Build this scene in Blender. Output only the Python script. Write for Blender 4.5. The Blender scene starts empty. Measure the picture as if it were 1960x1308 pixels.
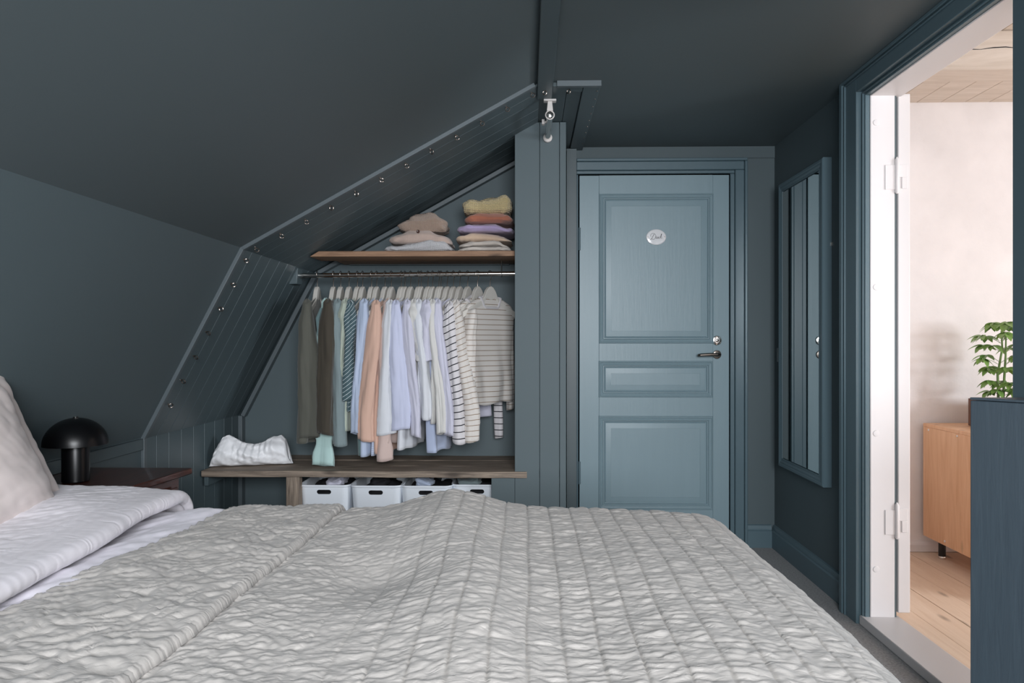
import bpy, bmesh, math, random
import numpy as np
from mathutils import Vector, Matrix

random.seed(7); np.random.seed(7)
C = bpy.context.scene.collection
PI = math.pi

# ------------------------------------------------------------------ camera, light, exposure
F, CX, CY, CZ = 1350.0, 980.0, 655.0, 1.09
YAW = math.radians(1.3)
cam = bpy.data.cameras.new('camera'); cam_o = bpy.data.objects.new('camera', cam); C.objects.link(cam_o)
cam.sensor_width = 36.0; cam.lens = 36.0 * F / 1960.0; cam.clip_start = 0.02
cam.shift_y = (CY - 654.0) / 1960.0
cam_o.location = (0, 0, CZ); cam_o.rotation_euler = (PI / 2, 0, YAW)
bpy.context.scene.camera = cam_o

sc = bpy.context.scene
sc.view_settings.view_transform = 'Standard'; sc.view_settings.look = 'None'
sc.view_settings.gamma = 1.0; sc.view_settings.use_curve_mapping = False
sc.view_settings.exposure = 0.12
sc.cycles.max_bounces = 10; sc.cycles.diffuse_bounces = 6

world = bpy.data.worlds.new('world'); sc.world = world; world.use_nodes = True
bg = world.node_tree.nodes['Background']; bg.inputs['Color'].default_value = (0.62, 0.76, 1.0, 1); bg.inputs['Strength'].default_value = 1.2

def area(name, loc, target, sx, sy, power, col, spread=180):
    l = bpy.data.lights.new(name, 'AREA'); l.shape = 'RECTANGLE'; l.size = sx; l.size_y = sy; l.energy = power; l.color = col
    l.spread = math.radians(spread)
    o = bpy.data.objects.new(name, l); C.objects.link(o); o.location = loc
    o.rotation_euler = (Vector(target) - Vector(loc)).to_track_quat('-Z', 'Y').to_euler()
    return o
# daylight entering by the gable window behind the camera, and by the window of the next room (first two lamps)
area('daylight_window', (0.30, -1.22, 1.48), (-0.15, 1.15, 0.45), 1.3, 1.1, 88, (0.93, 0.96, 1.0), 140)
area('daylight_next_room', (4.35, 0.75, 1.35), (2.0, 3.3, 0.9), 0.7, 0.9, 72, (0.88, 0.94, 1.0))
area('next_room_side_area', (2.6, -0.35, 1.45), (1.9, 3.0, 1.1), 1.2, 1.2, 8, (0.88, 0.94, 1.0))  # second area lamp of the next room, before its windowless near wall

def at(px, py, Y):
    """world point on the plane y=Y seen at pixel (px,py); used once to read off positions"""
    a = (px - CX) / F
    x = Y * (a * math.cos(YAW) - math.sin(YAW)) / (math.cos(YAW) + a * math.sin(YAW))
    d = -x * math.sin(YAW) + Y * math.cos(YAW)
    return Vector((x, Y, CZ - (py - CY) / F * d))

# ------------------------------------------------------------------ materials
def lin(c):
    return tuple(((v / 255) / 12.92 if v / 255 <= 0.04045 else ((v / 255 + 0.055) / 1.055) ** 2.4) for v in c) + (1,)

def nd(nt, kind, **kw):
    n = nt.nodes.new(kind)
    for k, v in kw.items():
        if k in n.inputs: n.inputs[k].default_value = v
        else: setattr(n, k, v)
    return n

def mat(name, rgb, rough=0.6, metal=0.0, bump=None, var=0.0, varscale=3.0, coat=0.0, spec=0.5, sheen=0.0, vscale=(1, 1, 1), trans=0.0):
    m = bpy.data.materials.new(name); m.use_nodes = True; nt = m.node_tree; L = nt.links
    b = nt.nodes['Principled BSDF']
    b.inputs['Base Color'].default_value = lin(rgb); b.inputs['Roughness'].default_value = rough; b.inputs['Metallic'].default_value = metal
    b.inputs['Coat Weight'].default_value = coat; b.inputs['Specular IOR Level'].default_value = spec
    b.inputs['Sheen Weight'].default_value = sheen
    tc = nd(nt, 'ShaderNodeTexCoord'); mp = nd(nt, 'ShaderNodeMapping'); mp.inputs['Scale'].default_value = vscale
    L.new(tc.outputs['Object'], mp.inputs['Vector'])
    if var:
        n = nd(nt, 'ShaderNodeTexNoise', Scale=varscale, Detail=5.0)
        L.new(mp.outputs[0], n.inputs['Vector'])
        mx = nd(nt, 'ShaderNodeMix', data_type='RGBA')
        lo = tuple(v * (1 - var) for v in lin(rgb)[:3]) + (1,); hi = tuple(min(1, v * (1 + var)) for v in lin(rgb)[:3]) + (1,)
        mx.inputs[6].default_value = lo; mx.inputs[7].default_value = hi
        L.new(n.outputs['Fac'], mx.inputs[0]); L.new(mx.outputs[2], b.inputs['Base Color'])
    if bump:
        sc_, st, dist = bump
        n = nd(nt, 'ShaderNodeTexNoise', Scale=sc_, Detail=4.0); L.new(mp.outputs[0], n.inputs['Vector'])
        bp = nd(nt, 'ShaderNodeBump', Strength=st, Distance=dist); L.new(n.outputs['Fac'], bp.inputs['Height']); L.new(bp.outputs[0], b.inputs['Normal'])
    return m

def wood(name, c1, c2, axis='X', scale=6.0, rough=0.6, stretch=14.0, knots=True, coat=0.0, bump=0.3):
    """wood with grain running along the given object axis"""
    m = bpy.data.materials.new(name); m.use_nodes = True; nt = m.node_tree; L = nt.links
    b = nt.nodes['Principled BSDF']; b.inputs['Roughness'].default_value = rough; b.inputs['Coat Weight'].default_value = coat
    tc = nd(nt, 'ShaderNodeTexCoord'); mp = nd(nt, 'ShaderNodeMapping')
    s = [stretch, stretch, stretch]; s['XYZ'.index(axis)] = 1.0
    mp.inputs['Scale'].default_value = s
    oi = nd(nt, 'ShaderNodeObjectInfo'); ad = nd(nt, 'ShaderNodeVectorMath', operation='ADD')
    ml = nd(nt, 'ShaderNodeVectorMath', operation='SCALE'); ml.inputs[3].default_value = 17.0
    cb = nd(nt, 'ShaderNodeCombineXYZ')
    for k in range(3): L.new(oi.outputs['Random'], cb.inputs[k])
    L.new(cb.outputs[0], ml.inputs[0]); L.new(tc.outputs['Object'], ad.inputs[0]); L.new(ml.outputs[0], ad.inputs[1])
    L.new(ad.outputs[0], mp.inputs['Vector'])
    n = nd(nt, 'ShaderNodeTexNoise', Scale=scale, Detail=8.0, Roughness=0.65, Distortion=0.8); L.new(mp.outputs[0], n.inputs['Vector'])
    r = nd(nt, 'ShaderNodeValToRGB'); r.color_ramp.elements[0].position = 0.32; r.color_ramp.elements[1].position = 0.68
    r.color_ramp.elements[0].color = lin(c2); r.color_ramp.elements[1].color = lin(c1)
    L.new(n.outputs['Fac'], r.inputs[0]); col = r.outputs[0]
    if knots:
        mp2 = nd(nt, 'ShaderNodeMapping'); s2 = [9, 9, 9]; s2['XYZ'.index(axis)] = 3.2; mp2.inputs['Scale'].default_value = s2
        L.new(ad.outputs[0], mp2.inputs['Vector'])
        v = nd(nt, 'ShaderNodeTexVoronoi', Scale=1.0); L.new(mp2.outputs[0], v.inputs['Vector'])
        rr = nd(nt, 'ShaderNodeMapRange'); rr.inputs[1].default_value = 0.05; rr.inputs[2].default_value = 0.16; rr.inputs[3].default_value = 0.75; rr.inputs[4].default_value = 0.0
        L.new(v.outputs['Distance'], rr.inputs[0])
        mx = nd(nt, 'ShaderNodeMix', data_type='RGBA'); L.new(rr.outputs[0], mx.inputs[0]); L.new(col, mx.inputs[6])
        mx.inputs[7].default_value = tuple(v_ * 0.35 for v_ in lin(c2)[:3]) + (1,); col = mx.outputs[2]
    L.new(col, b.inputs['Base Color'])
    bp = nd(nt, 'ShaderNodeBump', Strength=bump, Distance=0.002); L.new(n.outputs['Fac'], bp.inputs['Height']); L.new(bp.outputs[0], b.inputs['Normal'])
    return m

def striped(name, base, line, period, width, diag=0.0):
    """woven stripes running round the cloth: uv v is the distance down the cloth in metres"""
    m = mat(name, base, 0.85, sheen=0.2); nt = m.node_tree; L = nt.links; b = nt.nodes['Principled BSDF']
    uv = nd(nt, 'ShaderNodeUVMap'); sp = nd(nt, 'ShaderNodeSeparateXYZ'); L.new(uv.outputs[0], sp.inputs[0])
    a = nd(nt, 'ShaderNodeMath', operation='MULTIPLY_ADD'); L.new(sp.outputs[0], a.inputs[0]); a.inputs[1].default_value = diag; L.new(sp.outputs[1], a.inputs[2])
    d = nd(nt, 'ShaderNodeMath', operation='DIVIDE'); L.new(a.outputs[0], d.inputs[0]); d.inputs[1].default_value = period
    f = nd(nt, 'ShaderNodeMath', operation='FRACT'); L.new(d.outputs[0], f.inputs[0])
    g = nd(nt, 'ShaderNodeMath', operation='LESS_THAN'); L.new(f.outputs[0], g.inputs[0]); g.inputs[1].default_value = width / period
    mx = nd(nt, 'ShaderNodeMix', data_type='RGBA'); L.new(g.outputs[0], mx.inputs[0]); mx.inputs[6].default_value = lin(base); mx.inputs[7].default_value = lin(line)
    L.new(mx.outputs[2], b.inputs['Base Color'])
    return m

WALL = (80, 93, 97)
M = {}
M['wall'] = mat('matt_blue_wall_paint', WALL, 0.62, bump=(220, 0.12, 0.001), var=0.04, varscale=2)
M['ceiling'] = mat('blue_black_ceiling_paint', (84, 95, 98), 0.55, bump=(180, 0.12, 0.001), var=0.04, varscale=2)
M['cladding'] = mat('satin_blue_board_paint', (76, 89, 93), 0.45, bump=(60, 0.12, 0.001), vscale=(1, 1, 1))
M['gloss'] = mat('satin_teal_gloss_paint', (130, 152, 160), 0.40, bump=(14, 0.30, 0.0015), vscale=(6, 6, 0.5), var=0.05, varscale=3)
M['casing'] = mat('teal_gloss_casing_paint', (88, 108, 116), 0.36, bump=(14, 0.08, 0.001), vscale=(6, 6, 0.6))
M['white_paint'] = mat('old_white_gloss_paint', (226, 222, 222), 0.38, bump=(20, 0.15, 0.002))
M['pale_ceiling'] = wood('pale_washed_boards', (214, 202, 190), (196, 182, 168), 'X', 3, 0.7, 8, knots=False)
M['edge'] = mat('grey_blue_edge_paint', (88, 97, 101), 0.45)
M['sill'] = mat('grey_sill_paint', (204, 201, 201), 0.4)
M['plaster'] = mat('limewashed_plaster', (232, 227, 226), 0.9, bump=(9, 0.45, 0.012), var=0.11, varscale=5.5)
M['carpet'] = mat('grey_carpet_pile', (168, 167, 167), 1.0, bump=(300, 1.0, 0.008), var=0.6, varscale=130)
M['bench'] = wood('weathered_plank', (160, 144, 128), (98, 86, 76), 'X', 5, 0.75, 16, bump=0.6)
M['post'] = wood('weathered_post', (160, 144, 128), (98, 86, 76), 'Z', 5, 0.75, 16, bump=0.6)
M['shelf'] = wood('raw_pine_shelf', (164, 128, 100), (116, 86, 64), 'X', 4, 0.65, 14, bump=0.3)
M['mahogany'] = wood('dark_mahogany', (92, 50, 40), (48, 27, 22), 'Y', 4, 0.28, 14, knots=False, coat=0.4, bump=0.15)
M['pine'] = wood('lacquered_pine', (232, 188, 150), (216, 166, 126), 'Z', 3, 0.45, 12, bump=0.15)
M['floorwood'] = wood('soaped_pine_floor', (236, 214, 192), (222, 196, 172), 'Y', 3, 0.5, 12, bump=0.15)
M['planter'] = wood('brown_planter_wood', (128, 92, 76), (88, 62, 52), 'Z', 6, 0.6, 10, knots=False)
M['blue_wood'] = wood('blue_stained_board', (60, 73, 82), (53, 65, 74), 'Z', 5, 0.5, 18, knots=False, bump=0.3)
M['chrome'] = mat('chrome', (225, 222, 218), 0.12, 1.0)
M['steel'] = mat('brushed_steel', (150, 140, 132), 0.3, 1.0)
M['black'] = mat('black_lacquer', (7, 7, 9), 0.34, spec=0.35)
M['black_metal'] = mat('black_metal', (18, 18, 20), 0.4)
M['bracket'] = mat('off_white_bracket', (205, 200, 196), 0.4)
M['hanger'] = mat('cream_hanger_paint', (200, 196, 189), 0.45)
M['enamel'] = mat('white_enamel', (232, 232, 234), 0.12, coat=0.6)
M['ink'] = mat('black_enamel_ink', (30, 26, 28), 0.4)
M['plastic'] = mat('pale_blue_white_plastic', (230, 235, 241), 0.4)
M['bag'] = mat('soft_white_leather', (226, 226, 228), 0.42, bump=(140, 0.25, 0.001))
M['quilt'] = mat('stonewashed_grey_quilt', (170, 165, 160), 0.9, bump=(900, 0.35, 0.0008), var=0.06, varscale=40, sheen=0.15)
def fine_creases(m, sx, sy, dist, st):
    nt = m.node_tree; L = nt.links; b = nt.nodes['Principled BSDF']; old = b.inputs['Normal'].links[0].from_socket
    uv = nd(nt, 'ShaderNodeUVMap'); mp = nd(nt, 'ShaderNodeMapping'); mp.inputs['Scale'].default_value = (sx, sy, 1); L.new(uv.outputs[0], mp.inputs[0])
    n = nd(nt, 'ShaderNodeTexNoise', Scale=1.0, Detail=5.0, Roughness=.65, Distortion=1.2); n.noise_type = 'RIDGED_MULTIFRACTAL'; L.new(mp.outputs[0], n.inputs['Vector'])
    bp = nd(nt, 'ShaderNodeBump', Strength=st, Distance=dist); bp.invert = True; L.new(n.outputs['Fac'], bp.inputs['Height']); L.new(old, bp.inputs['Normal']); L.new(bp.outputs[0], b.inputs['Normal'])
fine_creases(M['quilt'], 45, 85, .0022, .55)
M['seam_dark'] = mat('grey_seam_tint', (128, 122, 114), 0.9)
M['duvet'] = mat('washed_cotton_duvet', (224, 219, 224), 0.9, bump=(900, 0.25, 0.0006), sheen=0.15)
M['sheet'] = mat('washed_cotton_sheet', (226, 222, 230), 0.9, bump=(900, 0.25, 0.0006), sheen=0.15)
fine_creases(M['duvet'], 9, 24, .0035, .6); fine_creases(M['sheet'], 14, 26, .0022, .35)
M['pillow'] = mat('washed_pink_pillowcase', (222, 210, 206), 0.9, bump=(900, 0.25, 0.0006), sheen=0.15)
M['mattress'] = mat('mattress_cotton', (210, 208, 204), 0.9)
M['leaf'] = mat('leaf_green', (122, 158, 84), 0.35, var=0.25, varscale=12)
M['stem'] = mat('green_stem', (110, 140, 80), 0.5)
M['soil'] = mat('potting_soil', (56, 44, 36), 1.0, bump=(80, 1, 0.01))
M['mirror'] = mat('mirror_silver', (205, 210, 210), 0.015, 1.0)
M['switch'] = mat('grey_switch_plastic', (120, 128, 132), 0.4)
M['dark_gap'] = mat('dark_fabric_and_gap', (22, 22, 26), 0.9)
def add_seam_tint():  # mixes a darker tint into the quilt colour along its seam lines
    nt = M['quilt'].node_tree; L = nt.links; b = nt.nodes['Principled BSDF']
    src = b.inputs['Base Color'].links[0].from_socket
    uv = nd(nt, 'ShaderNodeUVMap'); at_ = nd(nt, 'ShaderNodeAttribute'); at_.attribute_name = 'seam'
    mx = nd(nt, 'ShaderNodeMix', data_type='RGBA'); L.new(at_.outputs['Fac'], mx.inputs[0]); L.new(src, mx.inputs[6]); mx.inputs[7].default_value = lin((112, 106, 98)); L.new(mx.outputs[2], b.inputs['Base Color'])
add_seam_tint()
def cloth(n, rgb, **k): M[n] = mat(n + '_cloth', rgb, 0.88, bump=(700, 0.25, 0.0006), sheen=0.2, **k); return M[n]

# ------------------------------------------------------------------ object helpers
def link(o, parent=None):
    C.objects.link(o)
    if parent is not None: o.parent = parent
    return o

def tag(o, label=None, cat=None, group=None, kind=None):
    if label: o['label'] = label
    if cat: o['category'] = cat
    if group: o['group'] = group
    if kind: o['kind'] = kind
    return o

def empty(name, loc, label, cat, group=None, rz=0.0, kind=None):
    o = bpy.data.objects.new(name, None); o.location = loc; o.rotation_euler = (0, 0, rz); o.empty_display_size = 0.05
    link(o); return tag(o, label, cat, group, kind)

def finish(me, angle=32):
    for p in me.polygons: p.use_smooth = True
    me.set_sharp_from_angle(angle=math.radians(angle))

class MB:
    """collects shapes into one mesh; coordinates are world, shifted by the parent's location when built"""
    def __init__(s): s.v = []; s.f = []
    def add(s, vs, fs):
        n = len(s.v); s.v += [tuple(v) for v in vs]; s.f += [tuple(i + n for i in f) for f in fs]; return s
    def box(s, x0, x1, y0, y1, z0, z1):
        vs = [(x, y, z) for x in (x0, x1) for y in (y0, y1) for z in (z0, z1)]
        return s.add(vs, [(0, 1, 3, 2), (4, 6, 7, 5), (0, 4, 5, 1), (2, 3, 7, 6), (0, 2, 6, 4), (1, 5, 7, 3)])
    def prism(s, poly, axis, a, b):
        """polygon in the plane across 'axis', extruded from a to b; poly points are the other two coords in order"""
        def P(p, t):
            return {'X': (t, p[0], p[1]), 'Y': (p[0], t, p[1]), 'Z': (p[0], p[1], t)}[axis]
        n = len(poly)
        vs = [P(p, a) for p in poly] + [P(p, b) for p in poly]
        fs = [tuple(range(n))[::-1], tuple(range(n, 2 * n))] + [(i, (i + 1) % n, (i + 1) % n + n, i + n) for i in range(n)]
        return s.add(vs, fs)
    def tube(s, pts, r, seg=10, cap=True):
        pts = [Vector(p) for p in pts]; rs = r if isinstance(r, (list, tuple)) else [r] * len(pts)
        vs = []; fs = []
        t = (pts[1] - pts[0]).normalized(); ref = Vector((0, 0, 1)) if abs(t.z) < 0.9 else Vector((1, 0, 0))
        nrm = t.cross(ref).normalized()
        for i, p in enumerate(pts):
            t = ((pts[min(i + 1, len(pts) - 1)] - pts[max(i - 1, 0)])).normalized()
            nrm = (nrm - t * nrm.dot(t)).normalized(); bn = t.cross(nrm)
            for k in range(seg):
                a = 2 * PI * k / seg; vs.append(p + (nrm * math.cos(a) + bn * math.sin(a)) * rs[i])
        for i in range(len(pts) - 1):
            for k in range(seg):
                fs.append((i * seg + k, i * seg + (k + 1) % seg, (i + 1) * seg + (k + 1) % seg, (i + 1) * seg + k))
        if cap: fs += [tuple(range(seg))[::-1], tuple(range((len(pts) - 1) * seg, len(pts) * seg))]
        return s.add(vs, fs)
    def lathe(s, c, prof, seg=40, axis='Z'):
        vs = []; fs = []; n = len(prof)
        for r, h in prof:
            for k in range(seg):
                a = 2 * PI * k / seg; p = (r * math.cos(a), r * math.sin(a), h)
                if axis == 'Y': p = (p[0], -p[2], p[1])
                if axis == 'X': p = (-p[2], p[0], p[1])
                vs.append((c[0] + p[0], c[1] + p[1], c[2] + p[2]))
        for i in range(n - 1):
            for k in range(seg): fs.append((i * seg + k, i * seg + (k + 1) % seg, (i + 1) * seg + (k + 1) % seg, (i + 1) * seg + k))
        fs += [tuple(range(seg))[::-1], tuple(range((n - 1) * seg, n * seg))]
        return s.add(vs, fs)
    def rings(s, x0, x1, z0, z1, prof, fn, fill=True, back=None):
        """nested rectangles: prof = [(inset, height)], fn maps (u, v, height) to world"""
        vs = []; fs = []
        for ins, h in prof:
            vs += [fn(x0 + ins, z0 + ins, h), fn(x1 - ins, z0 + ins, h), fn(x1 - ins, z1 - ins, h), fn(x0 + ins, z1 - ins, h)]
        for i in range(len(prof) - 1):
            for k in range(4): fs.append((i * 4 + k, i * 4 + (k + 1) % 4, i * 4 + 4 + (k + 1) % 4, i * 4 + 4 + k))
        if fill: n = (len(prof) - 1) * 4; fs.append((n, n + 1, n + 2, n + 3))
        return s.add(vs, fs)
    def build(s, name, m, parent=None, bevel=0.0, angle=32, sub=0, rot=None):
        me = bpy.data.meshes.new(name)
        off = Vector((0, 0, 0)); q = parent
        while q is not None: off += q.location; q = q.parent
        me.from_pydata([tuple(Vector(v) - off) for v in s.v], [], s.f); me.update()
        bm = bmesh.new(); bm.from_mesh(me); bmesh.ops.recalc_face_normals(bm, faces=bm.faces); bm.to_mesh(me); bm.free()
        me.materials.append(m); finish(me, angle)
        o = bpy.data.objects.new(name, me); link(o, parent)
        if bevel:
            b = o.modifiers.new('bevel', 'BEVEL'); b.width = bevel; b.segments = 2; b.limit_method = 'ANGLE'
        if sub:
            b = o.modifiers.new('sub', 'SUBSURF'); b.levels = sub; b.render_levels = sub
        return o

def B(x0, x1, y0, y1, z0, z1): return MB().box(x0, x1, y0, y1, z0, z1)

def grid_mesh(name, P, m, parent=None, uv=None, closed_u=False, thick=0.0, angle=180, cap=False):
    """P: array (rows, cols, 3) -> quad mesh"""
    R_, K = P.shape[:2]
    off = Vector((0, 0, 0)); q = parent
    while q is not None: off += q.location; q = q.parent
    V = (P.reshape(-1, 3) - np.array(off)[None, :]).astype(np.float32)
    i = np.arange(R_ - 1)[:, None]; cols = K if closed_u else K - 1
    k = np.arange(cols)[None, :]; k2 = (k + 1) % K
    q_ = np.stack([i * K + k, i * K + k2, (i + 1) * K + k2, (i + 1) * K + k], -1).reshape(-1, 4)
    me = bpy.data.meshes.new(name)
    me.vertices.add(len(V)); me.vertices.foreach_set('co', V.ravel())
    me.loops.add(q_.size); me.loops.foreach_set('vertex_index', q_.ravel().astype(np.int32))
    me.polygons.add(len(q_)); me.polygons.foreach_set('loop_start', (np.arange(len(q_)) * 4).astype(np.int32))
    me.polygons.foreach_set('use_smooth', np.ones(len(q_), dtype=bool))
    me.update(calc_edges=True)
    if uv is not None:
        U = uv.reshape(-1, 2)[q_.ravel()].copy()
        if closed_u:   # unwrap the last column
            Uc = U.reshape(-1, 4, 2)
            w = np.ptp(Uc[:, :, 0], axis=1) > 0.5 * np.ptp(uv[..., 0])
            Uc[w, :, 0] = np.where(Uc[w, :, 0] < np.mean(uv[..., 0]), Uc[w, :, 0] + np.ptp(uv[..., 0]) * K / (K - 1), Uc[w, :, 0])
            U = Uc.reshape(-1, 2)
        me.uv_layers.new(name='UVMap'); me.uv_layers[0].data.foreach_set('uv', U.astype(np.float32).ravel())
    me.materials.append(m); me.validate()
    o = bpy.data.objects.new(name, me); link(o, parent)
    if thick:
        s = o.modifiers.new('thick', 'SOLIDIFY'); s.thickness = thick; s.offset = -1
    return o

# vectorised gradient noise
_perm = np.random.RandomState(3).permutation(512)
def noise2(x, y, seed=0):
    x = np.asarray(x, float) + 1000.0; y = np.asarray(y, float) + 1000.0
    xi = np.floor(x).astype(int); yi = np.floor(y).astype(int); xf = x - xi; yf = y - yi
    def g(ix, iy, dx, dy):
        h = _perm[(_perm[(ix + seed * 31) & 511] + iy) & 511]; a = h * (2 * PI / 512)
        return np.cos(a) * dx + np.sin(a) * dy
    u = xf * xf * xf * (xf * (xf * 6 - 15) + 10); v = yf * yf * yf * (yf * (yf * 6 - 15) + 10)
    a = g(xi, yi, xf, yf) * (1 - u) + g(xi + 1, yi, xf - 1, yf) * u
    b = g(xi, yi + 1, xf, yf - 1) * (1 - u) + g(xi + 1, yi + 1, xf - 1, yf - 1) * u
    return (a * (1 - v) + b * v) * 1.5
def fbm(x, y, seed=0, oct=3):
    s = 0; a = 1.0
    for i in range(oct): s = s + a * noise2(x * 2 ** i, y * 2 ** i, seed + i * 7); a *= 0.5
    return s
def smooth(a, b, x):
    t = np.clip((x - a) / (b - a), 0, 1); return t * t * (3 - 2 * t)

# ================================================================== THE SETTING
KX, KZ = -1.56, 0.70            # knee wall, and its top
BX, BZ = -1.155, 1.469          # mansard break
RX, RZ = 0.042, 2.131           # where the slope meets the flat ceiling
YB, Y0, YT = 3.78, -1.35, 2.81   # back wall, wall behind the camera, front edge of the cladding
WX = 1.31                       # right wall
def struct(mb, name, m, label, cat='wall', **k):
    return tag(mb.build(name, m, **k), label, cat, kind='structure')

fl = struct(B(-1.9, 1.30, Y0 - .1, YB + .2, -0.08, 0.0), 'floor', M['carpet'], 'grey carpet floor between the bed and the doorway', 'floor')
T = 0.010
struct(B(-1.75, KX, Y0, YB + .1, -0.05, KZ + 0.02), 'wall_left', M['cladding'], 'low dark blue knee wall on the left under the slope', 'wall')
def slab(p, q, th, y0, y1, k=0.0, lo=0.0, hi=0.0):
    """board lying on the roof line p->q (x,z), its inner face k below the line towards the room"""
    d = Vector((q[0] - p[0], q[1] - p[1])); d.normalize(); n = Vector((d.y, -d.x))   # towards the room
    P = Vector(p) - d * lo + n * k; Q = Vector(q) + d * hi + n * k
    return MB().prism([tuple(P), tuple(Q), tuple(Q - n * th), tuple(P - n * th)], 'Y', y0, y1)
struct(slab((KX, KZ), (BX, BZ), 0.12, Y0, YB + .1, -0.002, 0.02, 0.08), 'wall_left_slope', M['wall'], 'steep dark blue lower roof slope behind the lamp', 'wall')
struct(slab((BX, BZ), (RX, RZ), 0.12, Y0, YB + .1, -0.002, 0.0, 0.1), 'ceiling_slope', M['ceiling'], 'long dark blue sloping ceiling over the bed', 'ceiling')
struct(B(RX - .03, WX + .12, Y0, YB + .1, RZ, RZ + .1), 'ceiling', M['ceiling'], 'flat dark ceiling in front of the shower door', 'ceiling')
DX0, DX1, DZ = 0.274, 1.067, 1.978
wb = struct(B(-1.8, DX0 - .03, YB, YB + .1, -.05, 2.2).box(DX1 + .03, WX + .1, YB, YB + .1, -.05, 2.2).box(DX0 - .03, DX1 + .03, YB, YB + .1, DZ + .03, 2.2),
       'wall_back', M['wall'], 'dark blue back wall with the panelled door', 'wall')
struct(B(0.0, 1.3, YB + .12, YB + .16, -.05, 2.2), 'dark_panel_behind_door', M['dark_gap'], 'near-black panel standing for the dark space behind the closed door', 'wall')  # near-black panel; the darkness behind the door is put into its colour
# right wall with the doorway
OY0, OY1, OZ = 1.90, 2.733, 2.037
struct(B(WX, WX + .1, OY1, YB + .05, -.05, 2.2).box(WX, WX + .1, Y0, OY0, -.05, 2.2).box(WX, WX + .1, OY0, OY1, OZ, 2.2),
       'wall_right', M['wall'], 'dark blue right wall carrying the mirror', 'wall')
# gable wall behind the camera with its window
struct(B(-1.8, -.4, Y0 - .1, Y0, -.05, 2.3).box(1.0, 1.4, Y0 - .1, Y0, -.05, 2.3).box(-.4, 1.0, Y0 - .1, Y0, -.05, .85).box(-.4, 1.0, Y0 - .1, Y0, 2.0, 2.3),
       'wall_front', M['wall'], 'gable wall with the window behind the viewer', 'wall')
win = MB()
for a in (-.4, .28, .95): win.box(a, a + .05, Y0 - .08, Y0 - .03, .85, 2.0)
for z in (.85, 1.95): win.box(-.4, 1.0, Y0 - .08, Y0 - .03, z, z + .05)
struct(win, 'window_1', M['white_paint'], 'white window frame in the gable wall', 'window')

# --- cladding of the alcove: knee wall, lower slope, upper slope, flat strip; every board its own part
ys = [2.832, 2.909, 3.010, 3.120, 3.235, 3.345, 3.455, 3.563, 3.66, 3.754, 3.779]
cl = empty('trim_1', (KX, 3.2, 0.0), 'painted board lining of the wardrobe alcove, knee wall and roof slopes', 'wall', kind='structure')
for i in range(len(ys) - 1):
    a, b = ys[i] + .0015, ys[i + 1] - .0015
    if i < 0: continue
    B(KX, KX + T, a, b, 0, KZ + .004).build('plank', M['cladding'], cl, bevel=.0012)
    slab((KX, KZ), (BX, BZ), T, a, b, T, -.004, .004).build('plank', M['cladding'], cl, bevel=.0012)
    slab((BX, BZ), (RX, RZ), T, a, b, T, -.004, .0).build('plank', M['cladding'], cl, bevel=.0012)
# raised edge that frames the lining
e = empty('trim_2', (KX, YT, 0.0), 'thin raised edge strip framing the alcove lining along the slopes', 'trim', kind='structure')
EK = 0.0125
B(KX - .005, KX + EK, YT, YT + .022, 0, KZ + .006).build('edge_strip', M['edge'], e, bevel=.0015)
slab((KX, KZ), (BX, BZ), EK + .01, YT, YT + .022, EK, -.006, .004).build('edge_strip', M['edge'], e, bevel=.0015)
slab((BX, BZ), (RX, RZ), EK + .01, YT, YT + .022, EK, -.004, -.02).build('edge_strip', M['edge'], e, bevel=.0015)
B(.115, .292, YT, YT + .022, RZ - .022, RZ + .002).build('edge_strip', M['edge'], e, bevel=.0015)
# flat ceiling piece right of the roof beam: front board, inner panel boards, nailed edge board
fp = empty('trim_3', (0.2, 3.2, RZ), 'boarded strip of the flat ceiling beside the beam, nailed along its edge', 'trim', kind='structure')
B(.10, .222, YT + .022, YT + .085, RZ - .016, RZ + .002).build('plank', M['cladding'], fp, bevel=.002)
B(.10, .158, YT + .086, YB, RZ - .008, RZ + .002).build('plank', M['cladding'], fp, bevel=.002)
B(.160, .221, YT + .086, YB, RZ - .008, RZ + .002).build('plank', M['cladding'], fp, bevel=.002)
B(.223, .290, YT + .022, YB, RZ - .018, RZ + .002).build('plank', M['cladding'], fp, bevel=.002)
for k in range(9):
    y = 2.88 + k * .095
    MB().lathe((.281, y, RZ - .018), [(.0035, 0.001), (.003, -.002), (.001, -.003)], 8).build('nail', M['steel'], fp)
# beam strip along the joint of slope and flat ceiling
bm_ = empty('trim_4', (.07, 0, RZ), 'boxed beam strip running along the joint of the two ceilings', 'trim', kind='structure')
B(.037, .100, Y0, 2.96, RZ - .022, RZ + .002).build('beam_board', M['cladding'], bm_, bevel=.003)
# knee wall rail left of the alcove
e2 = empty('trim_5', (KX, 1.0, KZ), 'painted rail along the top of the low knee wall', 'trim', kind='structure')
B(KX, KX + .010, Y0, YT, KZ - .045, KZ).build('rail', M['cladding'], e2, bevel=.002)
# batten on the alcove back wall following the roof line
b3 = empty('trim_6', (-1.5, YB, 0), 'slim batten edging the alcove back wall under the slopes', 'trim', kind='structure')
B(KX + T, KX + T + .022, 3.735, YB, 0, KZ - .004).build('batten', M['edge'], b3, bevel=.002)
slab((KX + T, KZ), (BX + .004, BZ), .022, 3.735, YB, .034, -.006, -.01).build('batten', M['edge'], b3, bevel=.002)
slab((BX, BZ), (RX, RZ), .022, 3.735, YB, .036, -.01, -.02).build('batten', M['edge'], b3, bevel=.002)
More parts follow.
